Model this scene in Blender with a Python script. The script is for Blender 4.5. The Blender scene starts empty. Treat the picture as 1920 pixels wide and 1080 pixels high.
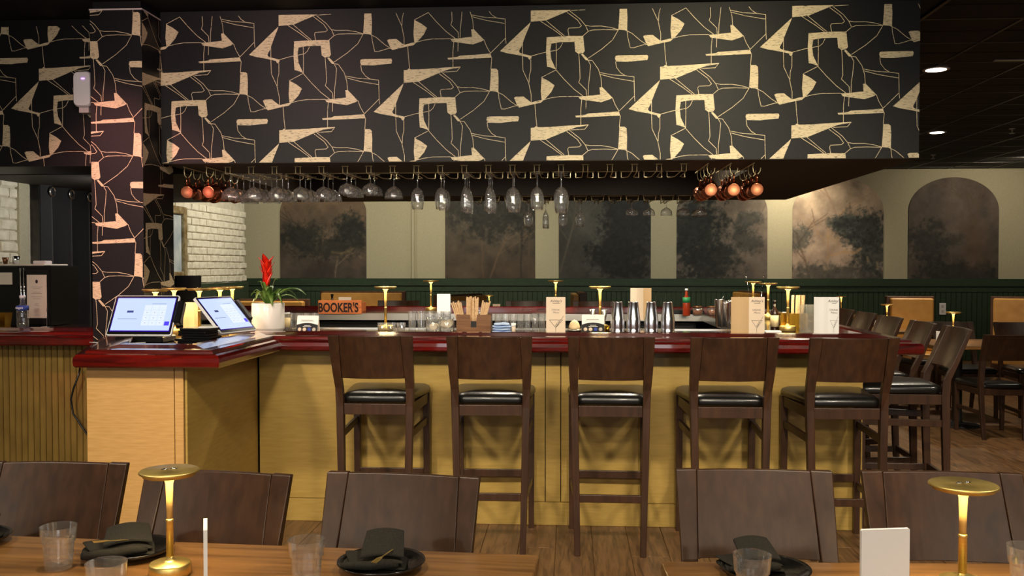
import bpy, math, random
import numpy as np
from mathutils import Vector, Matrix
random.seed(7)
C = bpy.context.scene.collection
PI = math.pi
R = math.radians

# ---------------------------------------------------------------- camera, world, lights, exposure
F_PX, EYE, PITCH, YAW = 1720.0, 1.45, R(1.33), R(3.66)
cam_d = bpy.data.cameras.new('camera'); cam = bpy.data.objects.new('camera', cam_d); C.objects.link(cam)
cam.location = (0, 0, EYE); cam.rotation_euler = (PI/2 - PITCH, 0, YAW)
cam_d.sensor_width = 36; cam_d.lens = F_PX/1920*36; cam_d.clip_start = .05; cam_d.clip_end = 60
bpy.context.scene.camera = cam
vs = bpy.context.scene.view_settings
vs.view_transform = 'Standard'; vs.look = 'None'; vs.exposure = 0.15; vs.gamma = 1.0; vs.use_curve_mapping = False
sc = bpy.context.scene
sc.cycles.use_denoising = True
sc.cycles.caustics_reflective = False; sc.cycles.caustics_refractive = False
sc.cycles.max_bounces = 10; sc.cycles.transmission_bounces = 10; sc.cycles.transparent_max_bounces = 12
sc.cycles.sample_clamp_indirect = 4.0
world = bpy.data.worlds.new('world'); sc.world = world; world.use_nodes = True
world.node_tree.nodes['Background'].inputs[0].default_value = (1.0, .86, .68, 1)
world.node_tree.nodes['Background'].inputs[1].default_value = .12

def spot(x, y, z, watts, angle=110, blend=.7, size=.06, col=(1, .80, .56), aim=None):
    d = bpy.data.lights.new('downlight', 'SPOT'); d.energy = watts; d.spot_size = R(angle); d.spot_blend = blend
    d.shadow_soft_size = size; d.color = col
    o = bpy.data.objects.new('downlight', d); C.objects.link(o); o.location = (x, y, z)
    v = Vector(aim) - Vector((x, y, z)) if aim else Vector((0, 0, -1))
    o.rotation_euler = v.to_track_quat('-Z', 'Y').to_euler()
    return o
WARM = (1, .87, .67)
# ceiling downlights of the dining side: four over the tables, four aimed at the bar front
for px in (-2.7, -1.0, .6, 2.3):
    spot(px, 1.9, 2.92, 85, 120, .8, .07, WARM)
for px in (-2.3, -.8, .7, 2.2):
    spot(px, 1.2, 2.90, 330, 62, .9, .16, WARM, (px*.9, 5.13, .50))
for px in (-2.9, -.9, 1.1, 3.0):      # the next row of downlights, behind the viewer
    spot(px, -3.1, 2.90, 150, 90, .9, .16, WARM, (px*.85, 2.6, .7))
spot(.9, 3.5, 2.92, 105, 75, 1, .05, (1, .86, .56), (.75, 5.37, 2.4))
spot(-.8, 3.3, 2.92, 22, 95, 1, .05, (1, .84, .66), (-.7, 5.37, 2.3))
spot(-1.9, 3.6, 2.92, 45, 90, .9, .05, (1, .66, .60), (-2.0, 5.37, 2.3))
spot(-3.0, 3.2, 2.92, 200, 42, .9, .05, (1, .36, .34), (-2.72, 5.13, 1.75))
spot(3.3, 3.6, 2.92, 90, 120, .8, .06, WARM)
# assumed windows behind the viewer, unseen, added for soft fill and reflections
for px in (-2.6, 1.6):
    d = bpy.data.lights.new('window_fill', 'AREA'); d.shape = 'RECTANGLE'; d.size = 2.2; d.size_y = 1.5; d.energy = 34; d.color = (.90, .95, 1)
    o = bpy.data.objects.new('window_fill', d); C.objects.link(o); o.location = (px, -4.42, 1.75); o.rotation_euler = (PI/2, 0, 0)
spot(1.6, 1.9, 2.92, 110, 50, .9, .15, WARM, (-1.79, 4.6, .45))  # added lamp, brightens the side panel of the left wing
# inside the bar canopy
for px, pw in ((-1.5, 95), (-.5, 125), (.5, 125)):
    spot(px, 6.75, 2.74, pw, 140, .8, .05, WARM)
spot(1.5, 5.66, 2.05, 14, 140, .8, .03, WARM)
spot(2.788, 7.25, 2.93, 150, 120, .8, .08, WARM)
spot(4.106, 10.63, 2.93, 130, 120, .8, .08, WARM)
spot(5.2, 7.6, 2.93, 70, 120, .8, .08, WARM)
# far wall
spot(3.35, 13.7, 2.93, 90, 110, .9, .05, (1, .84, .60), (3.45, 14.6, 2.1))
spot(-1.8, 12.4, 2.93, 150, 140, .8, .08, (1, .90, .68), (-2.3, 14.6, 1.4))
spot(-4.4, 12.4, 2.93, 85, 140, .8, .08, (1, .90, .68), (-4.4, 14.6, 1.4))
spot(1.3, 12.3, 2.93, 135, 140, .8, .08, (1, .92, .72), (.8, 14.6, 1.4))
spot(6.4, 12.8, 2.93, 80, 140, .8, .08, (1, .84, .60), (6.2, 14.6, 1.6))
spot(-2.2, 9.8, 2.93, 210, 130, .8, .08, (1, .92, .76), (-3.6, 10.2, 1.3))
spot(-3.1, 6.4, 2.0, 18, 150, .8, .05, (.95, .92, .85), (-4.0, 6.2, 1.7))

# ---------------------------------------------------------------- pixel rays of the 1920x1080 frame -> points of the room
_fw = Vector((-math.sin(YAW)*math.cos(PITCH), math.cos(YAW)*math.cos(PITCH), -math.sin(PITCH)))
_rt = Vector((math.cos(YAW), math.sin(YAW), 0)); _up = _rt.cross(_fw); _O = Vector((0, 0, EYE))
def _ray(u, v): return _fw + _rt*((u-960)/F_PX) - _up*((v-540)/F_PX)
def atY(u, v, y): d = _ray(u, v); return _O + d*(y/d.y)
def atZ(u, v, z): d = _ray(u, v); return _O + d*((z-EYE)/d.z)
def atX(u, v, x): d = _ray(u, v); return _O + d*(x/d.x)

# ---------------------------------------------------------------- materials
def lin(c):
    return tuple(((v/255)/12.92 if v/255 <= .04045 else ((v/255+.055)/1.055)**2.4) for v in c) + (1,)
def mat(name, rgb, rough=.5, metal=0, coat=0, emit=None, es=1, trans=0, ior=1.45, alpha=1, spec=None, sheen=0, aniso=0):
    m = bpy.data.materials.new(name); m.use_nodes = True; b = m.node_tree.nodes['Principled BSDF']
    b.inputs['Base Color'].default_value = lin(rgb); b.inputs['Roughness'].default_value = rough
    b.inputs['Metallic'].default_value = metal; b.inputs['Coat Weight'].default_value = coat
    b.inputs['Coat Roughness'].default_value = .08
    b.inputs['Transmission Weight'].default_value = trans; b.inputs['IOR'].default_value = ior
    if spec is not None: b.inputs['Specular IOR Level'].default_value = spec
    if sheen: b.inputs['Sheen Weight'].default_value = sheen
    if aniso: b.inputs['Anisotropic'].default_value = aniso
    if emit: b.inputs['Emission Color'].default_value = lin(emit); b.inputs['Emission Strength'].default_value = es
    return m
def N(m, t, **kw):
    n = m.node_tree.nodes.new(t)
    for k, v in kw.items(): setattr(n, k, v)
    return n
def vary(m, c1, c2, scale=(1, 1, 1), nscale=4, detail=5, bump=0, lo=.3, hi=.7, dist=0, rough2=None):
    """colour variation from stretched noise in object space"""
    T = m.node_tree; L = T.links; b = T.nodes['Principled BSDF']
    tc = N(m, 'ShaderNodeTexCoord'); mp = N(m, 'ShaderNodeMapping'); mp.inputs['Scale'].default_value = scale
    oi = N(m, 'ShaderNodeObjectInfo'); va = N(m, 'ShaderNodeVectorMath', operation='SCALE'); va.inputs['Scale'].default_value = 7.3
    cx = N(m, 'ShaderNodeCombineXYZ'); ad = N(m, 'ShaderNodeVectorMath', operation='ADD')
    for i in range(3): L.new(oi.outputs['Random'], cx.inputs[i])
    L.new(cx.outputs[0], va.inputs[0]); L.new(va.outputs[0], ad.inputs[1])
    L.new(tc.outputs['Object'], mp.inputs[0]); L.new(mp.outputs[0], ad.inputs[0])
    nz = N(m, 'ShaderNodeTexNoise'); nz.inputs['Scale'].default_value = nscale; nz.inputs['Detail'].default_value = detail
    nz.inputs['Distortion'].default_value = dist
    L.new(ad.outputs[0], nz.inputs['Vector'])
    cr = N(m, 'ShaderNodeValToRGB'); e = cr.color_ramp.elements
    e[0].position = lo; e[0].color = lin(c1); e[1].position = hi; e[1].color = lin(c2)
    L.new(nz.outputs['Fac'], cr.inputs[0]); L.new(cr.outputs[0], b.inputs['Base Color'])
    if bump:
        bp = N(m, 'ShaderNodeBump'); bp.inputs['Strength'].default_value = bump; bp.inputs['Distance'].default_value = .002
        L.new(nz.outputs['Fac'], bp.inputs['Height']); L.new(bp.outputs[0], b.inputs['Normal'])
    if rough2:
        mr = N(m, 'ShaderNodeMapRange'); mr.inputs['To Min'].default_value = rough2[0]; mr.inputs['To Max'].default_value = rough2[1]
        L.new(nz.outputs['Fac'], mr.inputs[0]); L.new(mr.outputs[0], b.inputs['Roughness'])
    return m
M = {}
M['chair_wood'] = vary(mat('dark_stained_wood', (62, 40, 28), .38, coat=.15, spec=.35), (44, 27, 17), (70, 45, 28), (9, 9, .7), 4, 7, .04, dist=.3, lo=.25, hi=.75)
M['chair_wood'].node_tree.nodes['Principled BSDF'].inputs['Coat Roughness'].default_value = .3
M['vinyl'] = vary(mat('black_vinyl', (20, 18, 17), .32, coat=.2), (15, 14, 13), (24, 22, 20), (1, 1, 1), 60, 3, .15)
M['mahogany'] = vary(mat('red_mahogany', (84, 11, 8), .2, coat=1.0), (50, 6, 5), (106, 17, 10), (1.2, 9, 9), 3, 6, 0, dist=.8)
M['mahogany_y'] = vary(mat('red_mahogany_side', (84, 11, 8), .2, coat=1.0), (50, 6, 5), (106, 17, 10), (9, 1.2, 9), 3, 6, 0, dist=.8)
M['counter_top'] = vary(mat('dark_lacquered_top', (44, 24, 20), .16, coat=.8), (34, 18, 15), (56, 30, 24), (1, 6, 6), 4, 5)
M['gold_panel'] = vary(mat('gold_painted_panel', (170, 140, 72), .38, coat=.12), (164, 134, 68), (177, 147, 78), (1.5, 1.5, 14), 6, 5, .03)
M['tan_panel'] = vary(mat('tan_panel', (196, 152, 92), .42, coat=.1), (188, 144, 84), (205, 160, 100), (1.5, 1.5, 16), 8, 5, .03)
M['gold_bead'] = vary(mat('gold_beadboard', (136, 108, 52), .35, coat=.15), (122, 96, 46), (150, 120, 60), (1, 1, 1), 5, 4)
M['paper_dark'] = vary(mat('black_wallpaper', (15, 15, 19), .5, spec=.3), (13, 13, 17), (18, 18, 21), (1, 1, 1), 60, 2)
M['flatblack'] = vary(mat('black_paint', (14, 13, 12), .75), (12, 11, 11), (17, 16, 15), (1, 1, 1), 30, 2)
M['underside'] = vary(mat('brown_underside', (38, 29, 22), .7), (34, 26, 20), (42, 32, 24), (1, 1, 1), 40, 2)
M['table_wood'] = vary(mat('table_wood', (124, 86, 46), .36, coat=.25), (98, 66, 33), (146, 104, 58), (.7, 9, 9), 4, 8, .04, dist=.7)
M['plank'] = vary(mat('floor_plank_wood', (112, 80, 54), .42, coat=.1), (74, 51, 31), (130, 95, 60), (9, .9, 9), 4, 8, .12, dist=1.2)
M['plaster'] = vary(mat('sage_plaster', (178, 172, 146), .8), (172, 166, 140), (184, 178, 152), (1, 1, 1), 80, 3, .1)
M['brick'] = vary(mat('white_painted_brick', (222, 216, 194), .7), (206, 200, 178), (232, 226, 206), (1, 1, 1), 14, 5, .5)
M['mortar'] = vary(mat('white_mortar', (200, 194, 172), .8), (184, 178, 158), (208, 202, 182), (1, 1, 1), 20, 4, .4)
M['green'] = vary(mat('dark_green_paint', (42, 60, 42), .5), (39, 56, 39), (46, 65, 46), (1, 1, 1), 20, 3)
M['brass_satin'] = mat('satin_brass', (232, 190, 110), .45, .25)
M['brass'] = vary(mat('brushed_brass', (238, 208, 124), .36, .92, aniso=.4), (230, 198, 112), (244, 216, 136), (1, 1, 14), 20, 3)
M['brass_rack'] = mat('brass_wire', (226, 208, 156), .4, .5)
M['glow'] = mat('lamp_glow', (255, 220, 160), .5, emit=(255, 226, 170), es=60)
M['glow_rim'] = mat('lit_stem', (255, 225, 160), .5, emit=(255, 205, 120), es=1.6)
def thin_glass(name, tint, gain, haze=.05):
    """thin clear wall: see-through, with a mirror share that grows towards the silhouette and a little white haze standing in for refracted light"""
    m = bpy.data.materials.new(name); m.use_nodes = True; T = m.node_tree; T.nodes.clear(); L = T.links; n = T.nodes.new
    out = n('ShaderNodeOutputMaterial'); mx = n('ShaderNodeMixShader'); m2 = n('ShaderNodeMixShader'); tr = n('ShaderNodeBsdfTransparent'); gl = n('ShaderNodeBsdfGlossy'); df = n('ShaderNodeBsdfTranslucent'); d2 = n('ShaderNodeBsdfDiffuse'); m3 = n('ShaderNodeMixShader')
    lw = n('ShaderNodeLayerWeight'); pw = n('ShaderNodeMath'); pw.operation = 'POWER'; pw.inputs[1].default_value = 2.4
    mr = n('ShaderNodeMapRange'); mr.inputs['To Min'].default_value = .10; mr.inputs['To Max'].default_value = gain
    tr.inputs[0].default_value = tint; gl.inputs['Color'].default_value = (1, 1, 1, 1); gl.inputs['Roughness'].default_value = .035
    m2.inputs[0].default_value = haze
    L.new(lw.outputs['Facing'], pw.inputs[0]); L.new(pw.outputs[0], mr.inputs[0]); L.new(mr.outputs[0], mx.inputs[0])
    L.new(tr.outputs[0], mx.inputs[1]); L.new(gl.outputs[0], mx.inputs[2]); L.new(df.outputs[0], m3.inputs[1]); L.new(d2.outputs[0], m3.inputs[2])
    L.new(mx.outputs[0], m2.inputs[1]); L.new(m3.outputs[0], m2.inputs[2]); L.new(m2.outputs[0], out.inputs[0]); return m
M['glass'] = thin_glass('clear_glass', (.98, .985, .985, 1), .95, .05)
M['tumbler_glass'] = thin_glass('tumbler_glass', (.985, .99, .99, 1), 1.0, .05)
M['acrylic'] = thin_glass('clear_acrylic', (.95, .96, .94, 1), .6, .08)
M['chrome'] = mat('polished_steel', (232, 232, 236), .07, 1)
M['satin_tin'] = mat('satin_steel', (240, 240, 244), .2, 1)
M['steel'] = mat('brushed_steel', (200, 198, 192), .28, 1)
M['copper'] = vary(mat('hammered_copper', (212, 128, 92), .22, 1), (204, 118, 82), (222, 140, 104), (1, 1, 1), 60, 2, .2)
M['copper_dull'] = mat('copper_base', (228, 150, 114), .5, 1)
M['black'] = mat('black_plastic', (14, 14, 15), .3)
M['blackmatte'] = mat('matte_black', (16, 16, 17), .6)
M['white_pl'] = mat('white_plastic', (232, 232, 236), .3)
M['white_card'] = mat('white_card', (253, 252, 248), .55)
M['cream_card'] = mat('cream_paper', (236, 214, 190), .65)
M['tan_card'] = mat('tan_paper', (206, 172, 128), .7)
M['ink'] = mat('dark_ink', (50, 42, 44), .7)
M['ink_soft'] = mat('grey_ink', (130, 115, 110), .7)
M['red_ink'] = mat('burgundy_ink', (120, 50, 50), .7)
M['screen'] = mat('lit_screen', (12, 13, 18), .2, emit=(205, 222, 255), es=.95)
M['screen_key'] = mat('lit_keys', (12, 13, 18), .2, emit=(226, 236, 255), es=.98)
M['screen_blue'] = mat('lit_blue_key', (60, 50, 200), .2, emit=(70, 56, 205), es=.8)
M['screen_edge'] = mat('lit_violet_edge', (40, 10, 150), .2, emit=(40, 8, 140), es=.5)
M['led'] = mat('violet_led', (180, 120, 255), .3, emit=(190, 120, 255), es=4)
M['ceramic'] = vary(mat('white_ceramic', (232, 228, 220), .3, coat=.3), (228, 224, 216), (236, 232, 226), (1, 1, 1), 8, 2)
M['soil'] = mat('soil', (52, 40, 30), .9)
M['leaf'] = vary(mat('bromeliad_leaf', (70, 112, 40), .38, coat=.2), (50, 92, 30), (120, 150, 70), (1, 1, 1), 9, 4)
M['red_leaf'] = vary(mat('red_bract', (214, 22, 12), .35, coat=.2), (196, 14, 8), (235, 50, 24), (1, 1, 1), 14, 3)
M['plate'] = vary(mat('black_stoneware', (20, 18, 17), .22, coat=.4), (16, 15, 14), (26, 24, 22), (1, 1, 1), 40, 2)
M['napkin'] = vary(mat('black_linen', (46, 43, 38), .95, spec=.1), (40, 38, 34), (52, 49, 43), (1, 1, 1), 300, 2, .3)
M['curtain'] = vary(mat('black_curtain', (26, 26, 29), .85, sheen=.3), (23, 23, 26), (30, 30, 33), (1, 1, 1), 100, 2)
M['sign_wood'] = vary(mat('orange_crate_wood', (186, 100, 48), .6), (166, 84, 38), (204, 118, 62), (1.5, 8, 8), 5, 5, .1)
M['sign_ink'] = mat('burnt_black', (34, 18, 12), .8)
M['booth_vinyl'] = vary(mat('tan_booth_vinyl', (206, 150, 72), .42, coat=.1), (198, 142, 66), (214, 158, 80), (1, 1, 1), 10, 3)
M['booth_wood'] = vary(mat('booth_wood', (84, 54, 34), .45), (68, 42, 26), (98, 64, 42), (6, 6, 1), 5, 5)
M['blue_cloth'] = vary(mat('blue_bar_towel', (150, 180, 225), .9), (120, 155, 215), (205, 220, 240), (1, 1, 22), 8, 2)
M['citrus_rim'] = mat('dried_citrus_rind', (240, 222, 190), .6)
M['citrus'] = vary(mat('dried_citrus', (176, 84, 44), .5), (150, 62, 32), (200, 110, 60), (1, 1, 1), 80, 3)
M['cork'] = vary(mat('brown_snack', (150, 84, 48), .7), (120, 62, 34), (180, 110, 66), (1, 1, 1), 60, 3)
M['wood_stick'] = vary(mat('wooden_stick', (214, 178, 132), .7), (200, 160, 114), (226, 194, 150), (1, 1, 1), 20, 3)
M['caddy'] = vary(mat('bronze_caddy', (120, 84, 58), .3, .7), (106, 72, 48), (136, 98, 68), (1, 1, 14), 6, 4)
M['gold_caddy'] = mat('gold_caddy', (196, 150, 52), .25, 1)
M['hot_sauce'] = mat('red_sauce', (140, 50, 26), .15, coat=.6)
M['label_green'] = mat('green_label', (40, 130, 80), .5)
M['label_cream'] = mat('cream_label', (230, 208, 160), .6)
M['label_blue'] = mat('blue_label', (60, 80, 170), .5)
M['whiskey'] = mat('brown_bottle', (36, 20, 14), .1, coat=.8)
M['frame_gold'] = vary(mat('antique_gold_frame', (176, 150, 100), .4, .6), (140, 110, 60), (206, 190, 150), (1, 1, 1), 14, 4)
M['picture'] = vary(mat('pale_print', (170, 184, 190), .5), (150, 166, 176), (200, 206, 204), (1, 1, 1), 6, 4)
M['alabaster'] = mat('cream_wax', (236, 212, 166), .55)
M['dark_steel'] = mat('dark_equipment', (20, 20, 20), .35, .4)
M['cloth_white'] = mat('pale_cloth', (206, 196, 180), .8)
M['ceil_tile'] = vary(mat('black_ceiling_tile', (30, 29, 29), .8), (26, 25, 25), (36, 34, 34), (1, 1, 1), 40, 4, .3)
M['ceil_grid'] = mat('black_ceiling_grid', (16, 16, 17), .35)
M['downlight'] = mat('downlight_lens', (255, 240, 225), .4, emit=(255, 236, 214), es=14)
M['lamp_trim'] = mat('white_trim', (200, 190, 190), .4)
# wallpaper ink: dull metallic beige with dark horizontal flecks
def motif_mat():
    m = mat('beige_motif_ink', (206, 188, 154), .5, .15); T = m.node_tree; L = T.links; b = T.nodes['Principled BSDF']
    tc = N(m, 'ShaderNodeTexCoord'); mp = N(m, 'ShaderNodeMapping'); mp.inputs['Scale'].default_value = (40, 40, 230)
    nz = N(m, 'ShaderNodeTexNoise'); nz.inputs['Scale'].default_value = 1.0; nz.inputs['Detail'].default_value = 5; nz.inputs['Roughness'].default_value = .7
    cr = N(m, 'ShaderNodeValToRGB'); e = cr.color_ramp.elements
    e[0].position = .33; e[0].color = lin((70, 60, 48)); e[1].position = .47; e[1].color = lin((212, 196, 162))
    L.new(tc.outputs['Object'], mp.inputs[0]); L.new(mp.outputs[0], nz.inputs['Vector']); L.new(nz.outputs['Fac'], cr.inputs[0])
    L.new(cr.outputs[0], b.inputs['Base Color']); return m
M['motif'] = motif_mat()
def vcol_mat():
    m = mat('painted_mural', (90, 80, 70), .7); b = m.node_tree.nodes['Principled BSDF']
    a = N(m, 'ShaderNodeAttribute'); a.attribute_name = 'paint'; m.node_tree.links.new(a.outputs['Color'], b.inputs['Base Color']); return m
M['mural'] = vcol_mat()

# ---------------------------------------------------------------- mesh helpers
class MB:
    def __init__(s): s.v = []; s.f = []; s.s = []; s.T = None
    def add(s, vs, fs, smooth=False):
        o = len(s.v)
        for p in vs:
            p = Vector(p); s.v.append(tuple(s.T @ p) if s.T else tuple(p))
        for f in fs: s.f.append([i+o for i in f]); s.s.append(smooth)
        return s
    def box(s, x0, x1, y0, y1, z0, z1):
        return s.add([(x0,y0,z0),(x1,y0,z0),(x1,y1,z0),(x0,y1,z0),(x0,y0,z1),(x1,y0,z1),(x1,y1,z1),(x0,y1,z1)],
            [(0,3,2,1),(4,5,6,7),(0,1,5,4),(1,2,6,5),(2,3,7,6),(3,0,4,7)])
    def cbox(s, x0, x1, y0, y1, z0, z1, c=.003):   # box with chamfered vertical and top/bottom edges
        def ring(z, i):
            a, b, d, e = x0+i, x1-i, y0+i, y1-i; k = max(c-i, 0) + c*.0
            k = c if i == 0 else c*.7
            return [(a+k,d,z),(b-k,d,z),(b,d+k,z),(b,e-k,z),(b-k,e,z),(a+k,e,z),(a,e-k,z),(a,d+k,z)]
        return s.loft([ring(z0, c), ring(z0+c, 0), ring(z1-c, 0), ring(z1, c)])
    def loft(s, secs, caps=True, smooth=False, closed=True):
        n = len(secs[0]); vs = [p for r in secs for p in r]; fs = []
        for i in range(len(secs)-1):
            for j in range(n if closed else n-1):
                k = (j+1) % n
                fs.append((i*n+j, i*n+k, (i+1)*n+k, (i+1)*n+j))
        o = len(s.v); s.add(vs, fs, smooth)
        if caps:
            s.f.append([o+j for j in range(n)][::-1]); s.s.append(False)
            s.f.append([o+(len(secs)-1)*n+j for j in range(n)]); s.s.append(False)
        return s
    def lathe(s, prof, n=24, c=(0, 0), smooth=True, a0=0, ell=1):
        rings = [[(c[0]+r*math.cos(a0+2*PI*j/n), c[1]+ell*r*math.sin(a0+2*PI*j/n), z) for j in range(n)] for r, z in prof]
        return s.loft(rings, caps=True, smooth=smooth)
    def tube(s, path, r, n=6, smooth=True):
        P = [Vector(p) for p in path]; rings = []; up = None
        for i, p in enumerate(P):
            d = (P[min(i+1, len(P)-1)] - P[max(i-1, 0)]).normalized()
            if up is None or abs(up.dot(d)) > .95: up = Vector((0, 0, 1)) if abs(d.z) < .9 else Vector((1, 0, 0))
            a = d.cross(up).normalized(); b = a.cross(d).normalized(); up = b
            rr = r[i] if isinstance(r, (list, tuple)) else r
            rings.append([p + (a*math.cos(2*PI*j/n) + b*math.sin(2*PI*j/n))*rr for j in range(n)])
        return s.loft(rings, smooth=smooth)
    def prism(s, poly, a, b, axis='y'):
        def P(p, t): return {'y': (p[0], t, p[1]), 'z': (p[0], p[1], t), 'x': (t, p[0], p[1])}[axis]
        return s.loft([[P(p, a) for p in poly], [P(p, b) for p in poly]])
    def build(s, name, m, parent=None, loc=None, rot=None, bevel=0, kind=None):
        me = bpy.data.meshes.new(name); me.from_pydata(s.v, [], s.f); me.update()
        me.polygons.foreach_set('use_smooth', s.s)
        me.materials.append(M[m] if isinstance(m, str) else m)
        o = bpy.data.objects.new(name, me); C.objects.link(o)
        if parent: o.parent = parent
        if loc: o.location = loc
        if rot: o.rotation_euler = rot
        if bevel:
            b = o.modifiers.new('bevel', 'BEVEL'); b.width = bevel; b.segments = 2; b.limit_method = 'ANGLE'; b.angle_limit = R(40)
        if kind: o['kind'] = kind
        fix(me)
        return o
def fix(me):
    import bmesh
    bm = bmesh.new(); bm.from_mesh(me); bmesh.ops.recalc_face_normals(bm, faces=bm.faces[:]); bm.to_mesh(me); bm.free()
def tag(o, label, cat, group=None):
    o['label'] = label; o['category'] = cat
    if group: o['group'] = group
    return o
def thing(name, label, cat, loc=(0, 0, 0), rz=0, group=None, rot=None):
    o = bpy.data.objects.new(name, None); C.objects.link(o); o.empty_display_size = .1
    o.location = loc; o.rotation_euler = rot if rot else (0, 0, rz)
    return tag(o, label, cat, group)
def struct(o, label, cat='structure'):
    o['kind'] = 'structure'; o['label'] = label; o['category'] = cat; return o
def dup(root, loc, rot=None, label=None, group=None, scale=None):
    def cp(o, par):
        c = o.copy(); C.objects.link(c)
        if par: c.parent = par
        for ch in o.children: cp(ch, c)
        return c
    r = cp(root, None); r.location = loc
    if rot is not None: r.rotation_euler = rot if hasattr(rot, '__len__') else (0, 0, rot)
    if label: r['label'] = label
    if group: r['group'] = group
    if scale: r.scale = (scale,)*3 if not hasattr(scale, '__len__') else scale
    return r
def shared(name, me, parent, loc=(0, 0, 0), rot=None, kind=None):
    o = bpy.data.objects.new(name, me); C.objects.link(o); o.parent = parent; o.location = loc
    if rot: o.rotation_euler = rot
    if kind: o['kind'] = kind
    return o
def text(name, body, size, m, parent, loc, rot=(PI/2, 0, 0), shear=0, sx=1, depth=.0004, align='CENTER', bold=0):
    cu = bpy.data.curves.new(name, 'FONT'); cu.body = body; cu.size = size; cu.align_x = align; cu.shear = shear
    cu.extrude = depth; cu.offset = bold; cu.resolution_u = 3
    t = bpy.data.objects.new('tmp', cu); C.objects.link(t)
    dg = bpy.context.evaluated_depsgraph_get(); me = bpy.data.meshes.new_from_object(t.evaluated_get(dg))
    bpy.data.objects.remove(t); me.materials.clear(); me.materials.append(M[m]); me.name = name
    o = bpy.data.objects.new(name, me); C.objects.link(o); o.parent = parent; o.location = loc; o.rotation_euler = rot; o.scale = (sx, 1, 1)
    return o
ORD = ['first','second','third','fourth','fifth','sixth','seventh','eighth','ninth','tenth','eleventh','twelfth','thirteenth','fourteenth','fifteenth','sixteenth','seventeenth','eighteenth','nineteenth','twentieth']
# ---------------------------------------------------------------- room shell
WX0, WX1, WY0, WY1, CEIL = -7.0, 8.6, -4.5, 14.6, 2.96
fl = struct(MB().box(WX0, WX1, WY0, WY1+.2, -.1, -.006).build('floor', 'plank'), 'brown wood plank floor of the dining room', 'floor')
variants = []
for k in range(4):
    random.seed(k); b = MB(); b.cbox(-.0945, .0945, -.598, .598, -.006, 0, .0022); o = b.build('plank', 'plank', fl); variants.append(o.data)
    bpy.data.objects.remove(o)
for i in range(36):
    x = -1.7 + i*.191
    y = 2.2 - (i*.437) % 1.2
    while y < 10.4:
        if y > 1.6: shared('plank', variants[(i*3+int(y*7)) % 4], fl, (x, y+.6, 0))
        y += 1.2
struct(MB().box(WX0, WX1, WY1, WY1+.2, 0, CEIL).build('wall_back', 'plaster'), 'sage plaster back wall with arched murals', 'wall')
struct(MB().box(WX1, WX1+.2, WY0, WY1, 0, CEIL).build('wall_right', 'plaster'), 'plain plaster wall on the right side', 'wall')
struct(MB().box(WX0-.2, WX0, WY0, WY1, 0, CEIL).build('wall_left_rear', 'plaster'), 'plain plaster wall beyond the brick wall', 'wall')
struct(MB().box(WX0, WX1, WY0-.2, WY0, 0, CEIL).build('wall_front', 'underside'), 'dark brown wall behind the viewer', 'wall')
for k, px in enumerate((-2.6, 1.6)):
    w_ = struct(MB().box(px-1.1, px+1.1, WY0+.005, WY0+.03, 1.0, 2.5).build('window_%d' % (k+1), 'white_pl'), 'assumed window behind the viewer, added for fill light', 'window')
    MB().box(px-1.16, px-1.1, WY0, WY0+.06, .94, 2.56).box(px+1.1, px+1.16, WY0, WY0+.06, .94, 2.56).box(px-1.1, px+1.1, WY0, WY0+.06, .94, 1.0).box(px-1.1, px+1.1, WY0, WY0+.06, 2.5, 2.56).build('window_frame', 'blackmatte', w_)
ce = struct(MB().box(WX0, WX1, WY0, WY1+.2, CEIL+.012, CEIL+.15).build('ceiling', 'flatblack'), 'black suspended ceiling', 'ceiling')
b = MB(); b.cbox(-.296, .296, -.296, .296, 0, .012, .004); o = b.build('ceiling_tile', 'ceil_tile', ce); tm = o.data; bpy.data.objects.remove(o)
GX = 2.14
for i in range(9):
    for j in range(19):
        shared('ceiling_tile', tm, ce, (GX + .3 + i*.61, 3.35 + j*.61, CEIL+.001))
b = MB()
for i in range(10): b.box(GX-.005+i*.61-.011, GX-.005+i*.61+.011, WY0, WY1, CEIL-.003, CEIL+.003)
for j in range(29): b.box(GX-.3, WX1, -2.14+.0+j*.61-.009, -2.14+j*.61+.009, CEIL-.003, CEIL+.0029)
b.build('ceiling_grid', 'ceil_grid', ce)
# pilaster and corner trim on the back wall
struct(MB().box(-2.54, -2.50, WY1-.05, WY1, 1.262, CEIL).box(-2.02, -2.004, WY1-.02, WY1, 1.262, CEIL).build('trim_1', 'plaster'), 'narrow vertical pilaster edge on the back wall', 'trim')
# wainscot: cap rail and beadboard
struct(MB().box(WX0, WX1, WY1-.06, WY1, 1.15, 1.20).box(WX0, WX1, WY1-.035, WY1, 1.06, 1.262).build('trim_2', 'green'), 'dark green cap rail of the back wainscot', 'trim')
b = MB(); x = WX0
while x < WX1:
    b.prism([(x, WY1-.0), (x, WY1-.018), (x+.004, WY1-.022), (x+.070, WY1-.022), (x+.074, WY1-.018), (x+.074, WY1-.0)], 0, 1.06, 'z'); x += .078
wb = struct(b.build('wainscot_beadboard', 'green'), 'dark green beadboard wainscot on the back wall', 'wainscot')
t = thing('wall_outlet', 'white double wall outlet on the dark green wainscot', 'outlet', (5.55, WY1-.025, .98))
p = atY(1767, 579, WY1-.03); t.location = p
MB().cbox(-.05, .05, -.012, 0, -.09, .09, .003).build('cover_plate', 'white_pl', t)
MB().cbox(-.02, .02, -.016, -.01, .015, .06, .003).cbox(-.02, .02, -.016, -.01, -.06, -.015, .003).build('socket', 'lamp_trim', t)

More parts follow.
